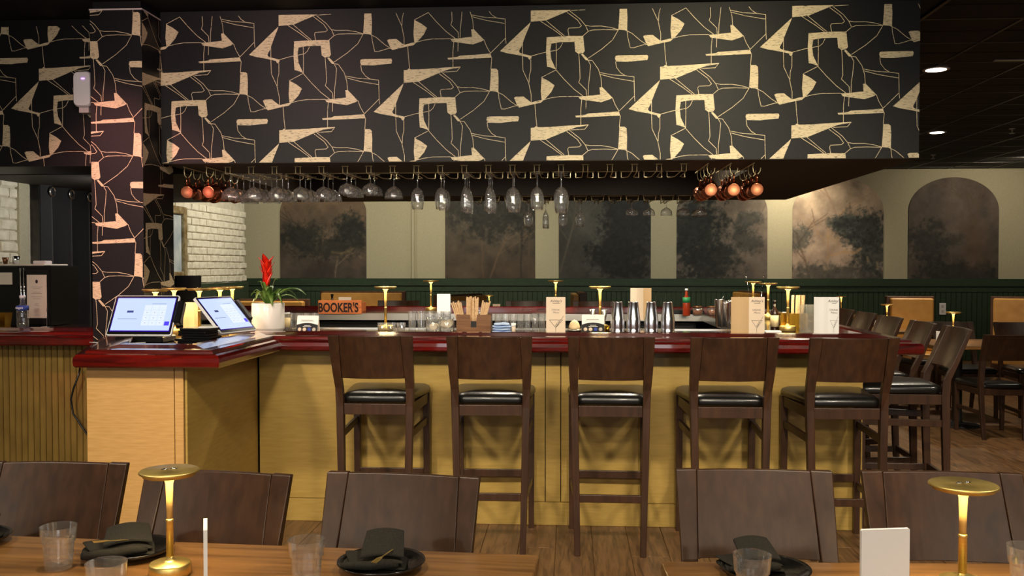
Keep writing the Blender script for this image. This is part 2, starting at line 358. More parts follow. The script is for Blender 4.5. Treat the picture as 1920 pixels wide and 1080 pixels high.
# ---------------------------------------------------------------- murals
def vnoise(x, z, seed, octs=5, sc=1.0):
    rng = np.random.RandomState(seed); tot = np.zeros_like(x); amp = 1; s = 0
    for k in range(octs):
        g = rng.rand(256, 256); fx = x*sc*2**k+37; fz = z*sc*2**k+11
        ix = np.floor(fx).astype(int); iz = np.floor(fz).astype(int); tx = fx-ix; tz = fz-iz
        tx = tx*tx*(3-2*tx); tz = tz*tz*(3-2*tz)
        a = g[ix % 256, iz % 256]; bb = g[(ix+1) % 256, iz % 256]; c = g[ix % 256, (iz+1) % 256]; d = g[(ix+1) % 256, (iz+1) % 256]
        tot += amp*((a*(1-tx)+bb*tx)*(1-tz)+(c*(1-tx)+d*tx)*tz); s += amp; amp *= .6
    return tot/s
def stroke(col, X, Z, pts, w, rgb, a=.7):
    for (x0, z0), (x1, z1) in zip(pts, pts[1:]):
        dx, dz = x1-x0, z1-z0; L2 = dx*dx+dz*dz+1e-9
        tt = np.clip(((X-x0)*dx+(Z-z0)*dz)/L2, 0, 1); d = np.hypot(X-x0-tt*dx, Z-z0-tt*dz)
        k = a*np.clip(1-d/w, 0, 1)[..., None]; col[:] = col*(1-k)+np.array(rgb)*k
def tree(col, X, Z, x, z, h, lean, rgb, rng, w=.02, depth=0):
    pts = [(x, z)]; n = 5
    for i in range(n): pts.append((pts[-1][0]+lean*h/n+rng.uniform(-.03, .03)*h, pts[-1][1]+h/n))
    stroke(col, X, Z, pts, w, rgb, .75)
    if depth < 2:
        for i in (2, 3, 4, 5): tree(col, X, Z, pts[i][0], pts[i][1], h*.5, lean+rng.choice([-1, 1])*rng.uniform(.5, 1.1), rgb, rng, w*.6, depth+1)
def mural(x0, x1, seed, mist, low, dark, masses, trees, label, z0=1.264, ztop=2.83, accents=()):
    a = (x1-x0)/2; xc = (x0+x1)/2; zs = ztop-.52; NX, NZ = 130, 150
    jj, ii = np.meshgrid(np.linspace(0, 1, NZ), np.linspace(-1, 1, NX), indexing='ij')
    # arch rows: parameter runs along the outline so that the crown stays smooth
    th = np.clip((jj-.66)/.34, 0, 1)*PI/2
    Zr = np.where(jj < .66, z0+(zs-z0)*jj/.66, zs+(ztop-zs)*np.sin(th)); hw = np.where(jj < .66, a, a*np.cos(th)+.0001)
    Xr = ii*hw; X = Xr; Z = Zr-z0; H = ztop-z0
    rng = np.random.RandomState(seed)
    n1 = vnoise(X, Z, seed, 5, 2.2); n2 = vnoise(X, Z, seed+1, 5, 7); n3 = vnoise(X, Z, seed+2, 4, 20)
    g = np.clip(Z/H+.5*(n1-.5), 0, 1)[..., None]
    col = np.array(low)*(1-g)+np.array(mist)*g
    col = col*(1+.6*(n1-.5)+.35*(n2-.5))[..., None]
    for tr in trees: tree(col, X, Z, tr[0], tr[1], tr[2], tr[3], tr[4], rng, tr[5] if len(tr) > 5 else .022)
    for (mx, mz, rx, rz, k) in masses:
        d = np.hypot((X-mx)/rx, (Z-mz)/rz)+1.1*(n2-.5)+.9*(n3-.5)
        w = (k*np.clip((1.15-d)/.5, 0, 1))[..., None]
        lf = (.75+.9*(n3-.4))[..., None]
        col = col*(1-w)+np.array(dark)*lf*w
        for q in range(150):      # leaf dabs round the edge of the mass
            an = rng.uniform(0, 2*PI); rr = rng.uniform(.6, 1.15); px, pz = mx+rx*rr*math.cos(an), mz+rz*rr*math.sin(an); la = rng.uniform(0, PI)
            c2 = np.array(dark)*rng.uniform(.8, 1.9)
            stroke(col, X, Z, [(px, pz), (px+.04*math.cos(la), pz+.04*math.sin(la))], .011, c2, .5*k)
    for (pts, w, rgb, al) in accents: stroke(col, X, Z, pts, w, rgb, al)
    col = np.clip(col, 2, 250)/255.0
    lc = np.where(col <= .04045, col/12.92, ((col+.055)/1.055)**2.4)
    nv = NX*NZ; V = np.empty((nv*2, 3)); V[:nv, 0] = (xc+Xr).ravel(); V[:nv, 1] = WY1-.014; V[:nv, 2] = Zr.ravel(); V[nv:] = V[:nv]; V[nv:, 1] = WY1-.001
    idx = np.arange(nv).reshape(NZ, NX); q = np.stack([idx[:-1, :-1], idx[:-1, 1:], idx[1:, 1:], idx[1:, :-1]], -1).reshape(-1, 4)
    loop = list(idx[0, :]) + list(idx[1:, -1]) + list(idx[-1, ::-1][1:]) + list(idx[::-1, 0][1:-1])
    rim = [[loop[k], loop[(k+1) % len(loop)], loop[(k+1) % len(loop)]+nv, loop[k]+nv] for k in range(len(loop))]
    me = bpy.data.meshes.new('arched_mural'); me.from_pydata(V.tolist(), [], q.tolist()+rim); me.materials.append(M['mural'])
    at = me.color_attributes.new('paint', 'FLOAT_COLOR', 'POINT'); cc = np.ones((nv*2, 4)); cc[:nv, :3] = lc.reshape(-1, 3); cc[nv:, :3] = .02
    at.data.foreach_set('color', cc.ravel())
    o = bpy.data.objects.new('arched_mural', me); C.objects.link(o); tag(o, label, 'mural', 'arched forest murals on the back wall')
br = (104, 84, 66); dk = (50, 44, 40); lt = (120, 106, 90)  # tones of each mural also hold part of the wall's uneven light
mural(-4.694, -3.285, 3, (120, 98, 76), (66, 58, 52), (40, 40, 34), [(.45, .78, .3, .26, 1), (-.35, .68, .45, .22, .9), (.1, .5, .6, .2, .75)],
      [(0, 0, .7, -.3, dk), (.2, 0, .5, .1, lt), (-.1, .5, .9, -.6, br)], 'arched misty forest mural with brownish sky, leftmost on the back wall',
      accents=[([(.15, .42), (.3, .40), (.42, .43), (.5, .48)], .035, (120, 106, 74), .6), ([(.6, .35), (.62, .33)], .03, (130, 116, 96), .6)])
mural(-2.004, -.568, 5, (88, 84, 74), (74, 62, 50), (38, 38, 34), [(.2, 1.1, .7, .5, .8), (-.5, 1.2, .3, .4, .7), (.35, .95, .2, .1, .8)],
      [(-.1, 0, 1.0, -.05, (96, 76, 60)), (.0, 0, .95, .45, (108, 86, 68)), (.5, 0, 1.2, -.05, (40, 36, 34)), (.62, 0, 1.1, .1, (84, 72, 60))], 'arched dark forest mural with slender bare trunks, second from the left')
mural(-.186, 1.261, 8, (70, 70, 66), (62, 60, 56), (28, 31, 30), [(.35, .9, .45, .75, 1), (.2, .4, .45, .45, .95), (.55, 1.1, .35, .5, 1)],
      [(-.7, .1, 1.2, .15, (92, 84, 72)), (-.6, .5, .6, .4, (88, 84, 76))], 'arched near black foliage mural with misty left edge, third from the left',
      accents=[([(-.4, 1.3), (-.28, 1.0), (-.35, .8), (-.1, .62)], .12, (92, 90, 84), .5)])
mural(1.662, 3.069, 12, (132, 120, 106), (92, 82, 76), (42, 46, 44), [(-.4, .75, .45, .75, 1), (-.25, .25, .5, .4, .9), (.42, .93, .2, .10, .55), (.3, .8, .12, .1, .4), (.35, .6, .25, .2, .6)],
      [(.55, 0, 1.3, .05, (100, 88, 78), .014), (-.1, 1.2, .5, -1.2, (70, 60, 52), .012), (.2, .2, 1.0, .5, (88, 78, 68), .012)], 'arched mural, dark tree left and pale mist right, fourth from left')
mural(3.455, 4.841, 17, (196, 176, 152), (130, 112, 102), (58, 64, 62), [(.4, .75, .42, .32, 1), (.1, .85, .25, .14, .8), (.55, .45, .3, .35, .8), (0, .05, .8, .2, .6), (-.6, .62, .2, .2, .5)],
      [(-.42, 0, .7, -.25, (110, 90, 74), .03), (-.2, 0, .8, .05, (170, 138, 106), .02), (.2, 0, .6, .2, (120, 100, 84), .016), (0, .95, .75, -.35, (150, 124, 106), .02)], 'brightly lit arched forest mural with ochre branch, fifth from the left',
      accents=[([(-.1, .36), (.1, .42), (.25, .40), (.35, .47)], .035, (190, 152, 112), .7), ([(-.15, .65), (-.05, .6)], .09, (176, 150, 116), .55), ([(.45, .33), (.47, .27)], .03, (170, 148, 116), .7), ([(.6, .25), (.61, .18)], .03, (170, 148, 116), .7)])
mural(5.221, 6.576, 21, (104, 92, 84), (70, 62, 56), (44, 46, 42), [(-.4, .55, .3, .35, .7), (.0, .6, .2, .1, .5), (.1, .08, .7, .18, .8)],
      [(.3, .85, .5, -.2, (90, 72, 60), .02), (.32, .85, .55, .3, (90, 72, 60), .02), (-.05, 0, .7, .0, (92, 80, 70), .014)], 'dim arched mural with rusty haze and twin trunks, rightmost on the back wall',
      accents=[([(.35, .3), (.3, .7)], .3, (104, 76, 54), .45)])

# ---------------------------------------------------------------- white brick wall on the left, with its bricks
bw = struct(MB().box(-4.3, -4.072, 3.0, 11.25, 0, CEIL).build('wall_left', 'mortar'), 'white painted brick wall behind the left side of the bar', 'wall')
vs_ = []
for k in range(6):
    random.seed(k+40); b = MB(); j = lambda s=.004: random.uniform(-s, s)
    z0, z1, y0, y1, c = -.034, .034, -.096, .096, .009
    front = [(.0+j(.003), y0+c+j(), z0+c+j(.003)), (j(.003), y1-c+j(), z0+c+j(.003)), (j(.003), y1-c+j(), z1-c+j(.003)), (j(.003), y0+c+j(), z1-c+j(.003))]
    mid = [(-.008, y0+j(), z0+j(.002)), (-.008, y1+j(), z0+j(.002)), (-.008, y1+j(), z1+j(.002)), (-.008, y0+j(), z1+j(.002))]
    back = [(-.03, y0, z0), (-.03, y1, z0), (-.03, y1, z1), (-.03, y0, z1)]
    b.loft([back, mid, front]); o = b.build('brick', 'brick', bw); vs_.append(o.data); bpy.data.objects.remove(o)
random.seed(5)
for (ya, yb, za, zb) in ((9.0, 11.25, 1.27, 2.16), (5.9, 6.5, 1.40, 2.45)):
    r = 0; z = za+.035
    while z < zb:
        y = ya + (.105 if r % 2 else 0)
        while y + .1 < yb+.02:
            L = min(1, 1); shared('brick', random.choice(vs_), bw, (-4.055+random.uniform(-.004, .003), y+.1-.0, z), (random.uniform(-.01, .01), 0, random.uniform(-.02, .02))); y += .207
        if r % 2: 
            pass
        z += .079; r += 1
struct(MB().box(-4.09, -4.04, 6.50, 6.62, 0, 2.45).build('trim_3', 'plaster'), 'plain white plaster edge beside the black curtain', 'trim')
struct(MB().box(-4.07, -4.03, 6.9, 11.26, 1.06, 1.262).box(-4.07, -4.045, 6.9, 11.26, 0, 1.06).build('trim_4', 'green'), 'dark green wainscot below the brick wall', 'trim')
pf = thing('picture_frame', 'tall gold framed picture on the white brick wall', 'picture', (-4.03, 9.18, 1.65))
b = MB()
for (y0, y1, z0, z1) in ((-.3, -.22, -.33, .42), (.10, .18, -.33, .42), (-.22, .10, -.33, -.25), (-.22, .10, .34, .42)): b.cbox(-.01, .035, y0, y1, z0, z1, .008)
b.build('frame', 'frame_gold', pf); MB().box(-.01, .005, -.22, .10, -.25, .34).build('print', 'picture', pf)
# curtain and its rod
cu = thing('black_curtain', 'floor length black grommet curtain at the far left', 'curtain', (-3.98, 6.66, 0))
b = MB(); n = 150; top = []; bot = []
for i in range(n+1):
    y = i/n*2.1; d = .045*math.sin(2*PI*y/.27); top.append((d, y, 2.08)); bot.append((d*1.5+.01*math.sin(y*17), y, .03))
mid = [(a[0]*1.2, a[1], 1.0) for a in top]
ring = lambda L, off: [(p[0]+off, p[1], p[2]) for p in L]
b.loft([ring(top, .006), ring(mid, .006), ring(bot, .006)], caps=False, closed=False, smooth=True); b.loft([ring(top, -.004), ring(mid, -.004), ring(bot, -.004)], caps=False, closed=False, smooth=True)
b.build('drape', 'curtain', cu)
for y in [.0675+.27*k for k in range(7)]:
    prof = []; rr = MB()
    path = [(0.0, y+.034*math.cos(a), 2.02+.034*math.sin(a)) for a in [2*PI*k/20 for k in range(21)]]
    o = MB(); o.tube(path, .007, 8); o.build('grommet', 'steel', cu, loc=(.062, 0, 0))
rd = tag(MB().cbox(-4.03, -3.97, 6.60, 7.25, 2.09, 2.125, .004).build('curtain_track', 'cloth_white'), 'pale curtain track above the black curtain', 'curtain track')
# ---------------------------------------------------------------- soffits with patterned wallpaper
SB = 2.07     # canopy underside
units = dict(
 polys=[[(565,65),(605,62),(622,45),(655,58),(800,55),(1000,43),(1130,37),(1225,32),(1228,40),(1185,48),(1090,62),(1050,75),(960,110),(740,198),(565,210)],
 [(563,215),(548,260),(510,350),(475,440),(470,465),(428,540),(440,560),(470,572),(575,598),(570,625),(555,642),(540,632),(530,612),(430,588),(290,562),(210,538)],
 [(748,390),(900,382),(1000,378),(1165,380),(1175,480),(1183,550),(1165,575),(1110,580),(1075,555),(1065,445),(900,447),(800,462),(788,540),(800,640),(855,755),(790,730),(752,722),(740,560)],
 [(690,842),(770,885),(838,935),(800,1010),(725,1092),(690,1098),(680,1000)],
 [(372,1070),(395,1058),(480,1056),(520,1088),(570,1125),(650,1105),(700,1098),(725,1090),(680,1130),(600,1145),(430,1182),(410,1160)],
 [(1110,1065),(1200,1060),(1360,1045),(1352,962),(1380,958),(1440,1020),(1500,1082),(1470,1100),(1370,1132),(1200,1107),(1130,1095)],
 [(1075,1282),(1190,1272),(1220,1258),(1400,1250),(1575,1238),(1588,1285),(1400,1292),(1230,1298),(1085,1300)],
 [(1580,60),(1640,62),(1662,80),(1668,180),(1665,325),(1565,315),(1575,180)],
 [(1535,612),(1560,606),(1895,605),(1905,625),(1895,662),(1780,670),(1690,680),(1540,675),(1528,640)],
 [(1140,588),(1162,582),(1220,640),(1222,657),(1195,655)]],
 lines=[[(1130,40),(1225,36),(1185,85),(1030,92)],[(612,1140),(622,1280),(635,1395)],[(1150,1100),(1140,1200),(1140,1390)],[(1200,1105),(1197,1205)],
 [(675,205),(820,300),(925,378)],[(740,200),(900,335),(950,375)],[(980,110),(1100,200),(1145,265),(1120,285),(1000,290),(990,310),(1002,378)],
 [(1010,95),(1130,190),(1190,262),(1222,330),(1165,378)],[(1190,262),(1250,272),(1370,272),(1480,290),(1565,315)],[(1222,330),(1270,315),(1400,312),(1565,318)],
 [(1565,318),(1500,430),(1380,530),(1225,632)],[(1640,320),(1720,360),(1820,445),(1890,490)],[(1665,325),(1672,400),(1700,520),(1740,522),(1850,490),(1905,482)],
 [(470,460),(470,600),(475,760),(540,900),(570,1040),(570,1125)],[(565,640),(565,760),(548,820),(545,900)],[(575,598),(700,565),(870,535),(905,505),(930,455)],
 [(855,445),(858,600),(855,760)],[(690,842),(850,762)],[(855,762),(950,870),(1060,980),(1165,1060)],[(720,1095),(800,1075),(900,1062),(1110,1062)],
 [(1115,580),(1125,720),(1130,860),(1115,905),(1200,990),(1205,1055)],[(1220,655),(1250,710),(1240,830),(1225,950),(1222,1055)],
 [(1222,655),(1270,660),(1340,760),(1370,860),(1378,960)],[(1350,795),(1500,825),(1640,835),(1745,850),(1750,1065),(1755,1125)],[(1355,815),(1520,860),(1740,900)],
 [(1535,675),(1545,740),(1590,800),(1640,832)],[(1750,1065),(1575,1235)],[(1500,1082),(1530,1160),(1575,1235)],[(1590,1285),(1585,1350),(1580,1412)]])
def clip(poly, u0, u1, v0, v1):
    for ax, lim, sg in ((0, u0, 1), (0, u1, -1), (1, v0, 1), (1, v1, -1)):
        out = []
        for i in range(len(poly)):
            a, b_ = poly[i-1], poly[i]; ia = sg*(a[ax]-lim) >= 0; ib = sg*(b_[ax]-lim) >= 0
            if ia != ib:
                t = (lim-a[ax])/(b_[ax]-a[ax]); out.append((a[0]+t*(b_[0]-a[0]), a[1]+t*(b_[1]-a[1])))
            if ib: out.append(b_)
        poly = out
        if len(poly) < 3: return []
    return poly
def motifs(parent, anchor, u0, u1, v0, v1, to3d, normal, lw=6.2):
    """anchor: (u, v) of the hook's top left corner; to3d maps (u, v) of the wall to the room"""
    S, V = .0005068, .0005111; b = MB(); nv = Vector(normal)
    def place(poly, lift):
        pl = clip(poly, u0, u1, v0, v1)
        if len(pl) < 3: return
        A = [Vector(to3d(*p))+nv*lift for p in pl]; b.add(A, [tuple(range(len(A)))])
    for i in range(-5, 6):
        for j in range(-5, 7):
            ou = anchor[0]+i*.7475; ov = anchor[1]-(.345*i)+j*.69
            cv = lambda p: (ou+(p[0]-748)*S, ov-(p[1]-387)*V)
            lo, hi = cv((200, 1420)), cv((1910, 30))
            if lo[0] > u1 or hi[0] < u0 or lo[1] > v1 or hi[1] < v0: continue
            for pl in units['polys']: place([cv(p) for p in pl], .0008)
            for ln in units['lines']:
                for p, q in zip(ln, ln[1:]):
                    a = Vector(p); c = Vector(q); d = (c-a).normalized(); a = a-d*2; c = c+d*2; nrm = Vector((-d.y, d.x))*lw/2
                    place([cv(a+nrm), cv(c+nrm), cv(c-nrm), cv(a-nrm)], .0006)
    me = bpy.data.meshes.new('printed_motif'); me.from_pydata(b.v, [], b.f); me.materials.append(M['motif'])
    o = bpy.data.objects.new('printed_motif', me); C.objects.link(o); o.parent = parent; o['kind'] = 'stuff'
    return o
SY, CX0, CX1, CY, SX1 = 5.37, -2.754, -2.449, 5.13, 1.975
so = struct(MB().box(CX1, SX1, SY, 5.96, SB, CEIL+.01).build('soffit', 'paper_dark'), 'black canopy over the bar with beige abstract wallpaper', 'soffit')
motifs(so, (-.141, 2.785), CX1, SX1, SB, CEIL-.02, lambda u, v: (u, SY, v), (0, -1, 0))
MB().box(CX1, SX1, SY+.004, 5.96, SB-.004, SB).build('soffit_underside', 'underside', so)
# far, right and left bands of the canopy ring
ob = MB(); ob.box(-4.05, SX1, 7.95, 8.6, SB-.004, CEIL+.01); ob.box(1.13, SX1, 5.96, 7.95, SB-.004, CEIL+.01); ob.box(-4.05, -2.3, 5.96, 7.95, SB-.004, CEIL+.01)
struct(ob.build('soffit_ring', 'underside'), 'dark brown inner and rear bands of the bar canopy', 'soffit')
struct(MB().box(-2.3, 1.13, 5.96, 7.95, 2.80, 2.84).build('canopy_ceiling', 'flatblack'), 'black ceiling inside the bar canopy', 'ceiling')
sl = struct(MB().box(-7.0, CX0, 5.49, 6.3, SB, CEIL+.01).build('soffit_left', 'paper_dark'), 'left soffit with the same black and beige wallpaper', 'soffit')
S_, V_ = .0005068, .0005111
motifs(sl, (-3.212+(748-690)*S_, 2.273+(842-387)*V_), -7.0, CX0, SB, 2.93, lambda u, v: (u, 5.49, v), (0, -1, 0))
co = struct(MB().box(CX0, CX1, CY, 5.53, 1.0, 2.925).box(CX0+.01, CX1-.01, CY+.01, 5.53, 2.925, CEIL+.01).build('column', 'paper_dark'), 'square column in black and beige wallpaper at the left end of the bar', 'column')
motifs(co, (-2.50-(1580-748)*S_, 2.906-(387-60)*V_), CX0, CX1, 1.0, 2.925, lambda u, v: (u, CY, v), (0, -1, 0))
motifs(co, (-.30-(1580-748)*S_, 2.906-(387-60)*V_), 0, .40, 1.0, 2.925, lambda u, v: (CX1, CY+u, v), (1, 0, 0))
MB().box(CX0-.004, CX1+.004, CY-.004, 5.53, 2.918, 2.926).build('column_trim', 'lamp_trim', co)
# wireless unit on the left soffit
p = atY(160, 169, 5.44)
t = thing('wireless_unit', 'white rounded wireless unit on the left soffit beside the column', 'wireless unit', p)
def rrect(w, h, r, n=6):
    out = []
    for cx, cy, a in ((w-r, h-r, 0), (-w+r, h-r, 90), (-w+r, -h+r, 180), (w-r, -h+r, 270)):
        for k in range(n+1): an = R(a+90*k/n); out.append((cx+r*math.cos(an), cy+r*math.sin(an)))
    return out
MB().loft([[(x*s, y, z*s) for x, z in rrect(.055, .107, .03)] for y, s in ((.05, 1), (-.03, 1), (-.045, .93))], smooth=False).build('housing', 'white_pl', t, bevel=.004)
MB().box(-.0, .02, -.048, -.044, .058, .064).build('status_light', 'led', t)
MB().box(-.03, .03, -.02, .05, -.14, -.105).build('bracket', 'lamp_trim', t)
# recessed lights that show in the right ceiling, sprinklers
for k, (x, y, lb) in enumerate(((2.788, 7.25, 'round recessed ceiling light nearer the canopy'), (4.106, 10.63, 'round recessed ceiling light deeper in the room'))):
    t = thing('recessed_light', lb, 'ceiling light', (x, y, CEIL-.001), 0, 'recessed lights in the black ceiling')
    MB().lathe([(.075, -.004), (.095, -.006), (.10, 0), (.075, 0)], 28).build('trim_ring', 'lamp_trim', t)
    MB().lathe([(.0, -.005), (.074, -.005), (.074, .0), (0, 0)], 28).build('lens', 'downlight', t)
for k, (u, v, lb) in enumerate(((1898, 247, 'small chrome sprinkler head at the right edge of the black ceiling'), (1750, 296, 'small sprinkler head low over the back wall'))):
    q = atZ(u, v-6, CEIL); t = thing('sprinkler_head', lb, 'sprinkler', (q.x, q.y, CEIL), 0, 'sprinkler heads')
    MB().lathe([(0, 0), (.035, 0), (.03, -.008), (.008, -.012), (.008, -.05), (0, -.05)], 14).build('escutcheon', 'steel', t)
    MB().lathe([(0, -.05), (.028, -.052), (.028, -.055), (0, -.056)], 12).build('deflector', 'steel', t)
q = atZ(1885, 112, CEIL)
tag(MB().box(q.x-.08, q.x+.30, q.y-.02, q.y+.02, CEIL-.008, CEIL-.001).build('ceiling_vent', 'steel'), 'thin pale ceiling slot near the right edge', 'vent')
# ---------------------------------------------------------------- bar counter
CT = 1.05
bar = thing('bar_counter', 'U shaped bar with red mahogany rail and gold panelled front', 'bar counter', (0, 4.93, 0))
def inv(p): return Vector(p) - Vector((0, 4.93, 0))
PATH = [(-6.6, 5.16), (-2.72, 5.16), (-2.271, 4.05), (-1.588, 4.05), (-1.588, 4.93), (1.85, 4.93), (1.85, 8.66), (-3.3, 8.66)]
def offpath(P, d):
    out = []
    for i, p in enumerate(P):
        p = Vector(p); n = []
        if i > 0: e = (p-Vector(P[i-1])).normalized(); n.append(Vector((-e.y, e.x)))
        if i < len(P)-1: e = (Vector(P[i+1])-p).normalized(); n.append(Vector((-e.y, e.x)))
        if len(n) == 2: m = (n[0]+n[1]).normalized(); out.append(p+m*d/m.dot(n[0]))
        else: out.append(p+n[0]*d)
    return out
PROF = [(.03, .985), (.008, .988), (0, .996), (-.002, 1.015), (0, 1.034), (.010, 1.046), (.03, 1.050), (.045, 1.050), (.050, 1.060), (.064, 1.066), (.12, 1.067), (.185, 1.080), (.212, 1.083), (.22, 1.076), (.22, .985)]
offs = {d: offpath(PATH, d) for d, z in PROF}
def rail(i, parent, m, off=Vector((0, 4.93, 0))):
    b = MB(); secs = []
    for e in (i, i+1): secs.append([Vector((offs[d][e].x, offs[d][e].y, z))-off for d, z in PROF])
    return b.loft(secs).build('bar_rail', m, parent)
for i in (2, 4): rail(i, bar, 'mahogany')
rail(1, bar, 'mahogany_y'); rail(3, bar, 'mahogany_y'); rail(5, bar, 'mahogany_y'); rail(6, bar, 'mahogany')
b = MB()
D = lambda x0, x1, y0, y1, z0, z1: b.box(x0, x1, y0-4.93, y1-4.93, z0, z1)
b.prism([(-2.16, 4.272-4.93), (-1.81, 4.272-4.93), (-1.81, 6.2-4.93), (-2.62, 6.2-4.93), (-2.62, 5.3-4.93)], 1.01, CT, 'z')
D(-1.81, 1.1, 5.15, 5.85, 1.01, CT); D(1.1, 1.63, 5.15, 8.44, 1.01, CT); D(-3.3, 1.1, 7.66, 8.44, 1.01, CT)
b.build('countertop', 'counter_top', bar)
b = MB(); b.box(-1.81, 1.1, .92, .945, 1.0, 1.056).box(-3.3, 1.1, 2.71, 2.73, 1.0, 1.056).box(1.085, 1.1, .945, 2.71, 1.0, 1.056)
b.build('counter_edge_strip', 'steel', bar)
# carcass
b = MB(); D(-1.78, 1.59, 5.14, 5.30, 0, 1.0); D(1.45, 1.59, 5.30, 8.4, 0, 1.0); D(-3.3, 1.59, 8.3, 8.45, 0, 1.0); D(-2.25, -1.80, 4.16, 4.4, 0, 1.0); D(-1.95, -1.80, 4.4, 5.3, 0, 1.0)
b.build('carcass', 'blackmatte', bar)
def panel(x0, x1, y0, y1, z0, z1, m, name='front_panel'): return MB().cbox(x0, x1, y0-4.93, y1-4.93, z0, z1, .002).build(name, m, bar)
panel(-1.776, -.143, 5.128, 5.14, .13, .985, 'gold_panel'); panel(-.139, -.056, 5.124, 5.14, .13, .985, 'gold_panel', 'stile'); panel(-.052, 1.60, 5.128, 5.14, .13, .985, 'gold_panel')
panel(-1.776, 1.60, 5.118, 5.14, 0, .128, 'gold_panel', 'kick_board')
panel(-1.797, -1.785, 4.162, 5.128, .13, .985, 'gold_panel', 'side_panel'); panel(-1.797, -1.776, 4.162, 5.118, 0, .128, 'gold_panel', 'kick_board')
panel(-2.262, -1.842, 4.148, 4.16, 0, .985, 'tan_panel'); panel(-1.838, -1.797, 4.146, 4.162, 0, .985, 'tan_panel', 'stile')
panel(1.59, 1.60, 5.14, 8.44, 0, .985, 'gold_panel', 'side_panel')
# under-counter equipment inside the U
t = tag(MB().box(-3.2, 1.05, 7.78, 8.28, .1, .98).build('back_bar_cooler', 'dark_steel'), 'black under-counter cooler below the rear bar top', 'cooler')
MB().cbox(-3.19, -1.2, 7.76, 7.78, .12, .96, .004).build('door', 'dark_steel', t); MB().cbox(-1.18, .2, 7.76, 7.78, .12, .96, .004).build('door', 'dark_steel', t); MB().cbox(.22, 1.04, 7.76, 7.78, .12, .96, .004).build('door', 'dark_steel', t)
MB().tube([(-1.25, 7.745, .4), (-1.25, 7.745, .8)], .008).tube([(.26, 7.745, .4), (.26, 7.745, .8)], .008).build('handle', 'steel', t)
# ---------------------------------------------------------------- host counter at the left
host = thing('host_counter', 'left service counter with dark red rail and ribbed gold front', 'counter', (-4, 5.16, 0))
rail(0, host, 'mahogany', Vector((-4, 5.16, 0)))
MB().box(-2.6, 1.37, .20, 1.0, 1.01, CT).build('countertop', 'counter_top', host)
MB().box(-2.6, 1.32, .21, .9, 0, 1.0).build('carcass', 'gold_bead', host)
x = -3.62; b = MB(); b.cbox(-.018, .018, -.012, 0, 0, .985, .005); sl_ = b.build('slat', 'gold_bead', host).data; bpy.data.objects.remove(host.children[-1])
while x < -2.5:
    shared('slat', sl_, host, (x+4, .205, 0)); x += .0385
pts = [atY(150, 690, 5.30), atY(148, 702, 5.28), atY(138, 728, 5.27), atY(133, 748, 5.27), atY(137, 775, 5.27), atY(152, 798, 5.27), atY(166, 818, 5.27), atY(172, 835, 5.27)]
tag(MB().tube(pts, .006, 6).build('power_cord', 'black'), 'black power cord hanging in front of the ribbed gold counter', 'cord')
tag(MB().tube([(-2.50, 4.62, CT+.006), (-2.42, 4.58, CT+.007), (-2.36, 4.55, CT+.006), (-2.28, 4.56, CT+.006), (-2.2, 4.62, CT+.006)], .003, 6).build('charging_cable', 'white_pl'), 'short white cable lying in front of the large register', 'cable')
# ---------------------------------------------------------------- glass racks
def tube_obj(paths, r, name, m, parent):
    b = MB()
    for p in paths: b.tube(p, r, 6)
    return b.build(name, m, parent)
def rack_front(x):
    t = thing('glass_rack', '', 'glass rack', (x, 5.53, SB-.004))
    for s in (-1, 1):
        tube_obj([[(s*.014, 0, -.003), (s*.014, 0, -.045), (s*.016, .03, -.046), (s*.017, .34, -.046), (s*.035, .375, -.046), (s*.055, .385, -.046), (s*.056, .41, -.04), (s*.056, .42, -.003)]], .0026, 'wire_rail', 'brass_rack', t)
    for w_, y_ in ((.022, 0), (.066, .42)): tube_obj([[(-w_, y_, -.004), (w_, y_, -.004)]], .003, 'crossbar', 'brass_rack', t)
    return t
r0 = rack_front(0); FX = []
NG = ['no glasses']
cont = {0: ('coupe', 4), 1: ('coupe', 4), 2: ('coupe', 3), 3: ('coupe', 3), 4: ('coupe', 3), 5: ('low', 3), 6: ('low', 2), 7: ('coupe', 1), 8: ('wine', 1), 9: ('wine', 2), 10: ('flute', 3), 11: ('flute', 3), 12: ('bigwine', 2), 13: ('wine', 2), 14: ('bigwine', 3)}
nm = {'coupe': 'coupe glasses', 'low': 'short coupe glasses', 'wine': 'wine glasses', 'flute': 'flutes', 'bigwine': 'large wine glasses'}
for i in range(20):
    x = -2.104 + i*.1461; FX.append(x)
    what = ('holding '+str(cont[i][1])+' '+nm[cont[i][0]]) if i in cont else 'with nothing hanging in it'
    lb = 'brass wire rack %s, %s from left in the front row' % (what, ORD[i])
    if i == 0: r0.location.x = x; r0['label'] = lb; r0['group'] = 'front row of glass racks'
    else: dup(r0, (x, 5.53, SB-.004), 0, lb, 'front row of glass racks')
def rack_far(x):
    t = thing('glass_rack', '', 'glass rack', (x, 7.99, SB-.004))
    for s in (-1, 1):
        tube_obj([[(s*.054, 0, -.003), (s*.048, 0, -.044), (s*.03, .01, -.046), (s*.017, .04, -.046), (s*.017, .36, -.046), (s*.015, .40, -.045), (s*.015, .41, -.003)]], .0034, 'wire_rail', 'brass_rack', t)
    for w_, y_ in ((.064, 0), (.022, .41)): tube_obj([[(-w_, y_, -.004), (w_, y_, -.004)]], .0036, 'crossbar', 'brass_rack', t)
    return t
f0 = None
FARX = {}
for k in range(14):
    u = 1316-32.6*k; x = atY(u, 366, 7.99).x; FARX[k] = x
    lb = 'rear canopy wire rack, %s from the right' % ORD[k]
    if f0 is None: f0 = rack_far(x); f0['label'] = lb; f0['group'] = 'rear row of glass racks'
    else: dup(f0, (x, 7.99, SB-.004), 0, lb, 'rear row of glass racks')
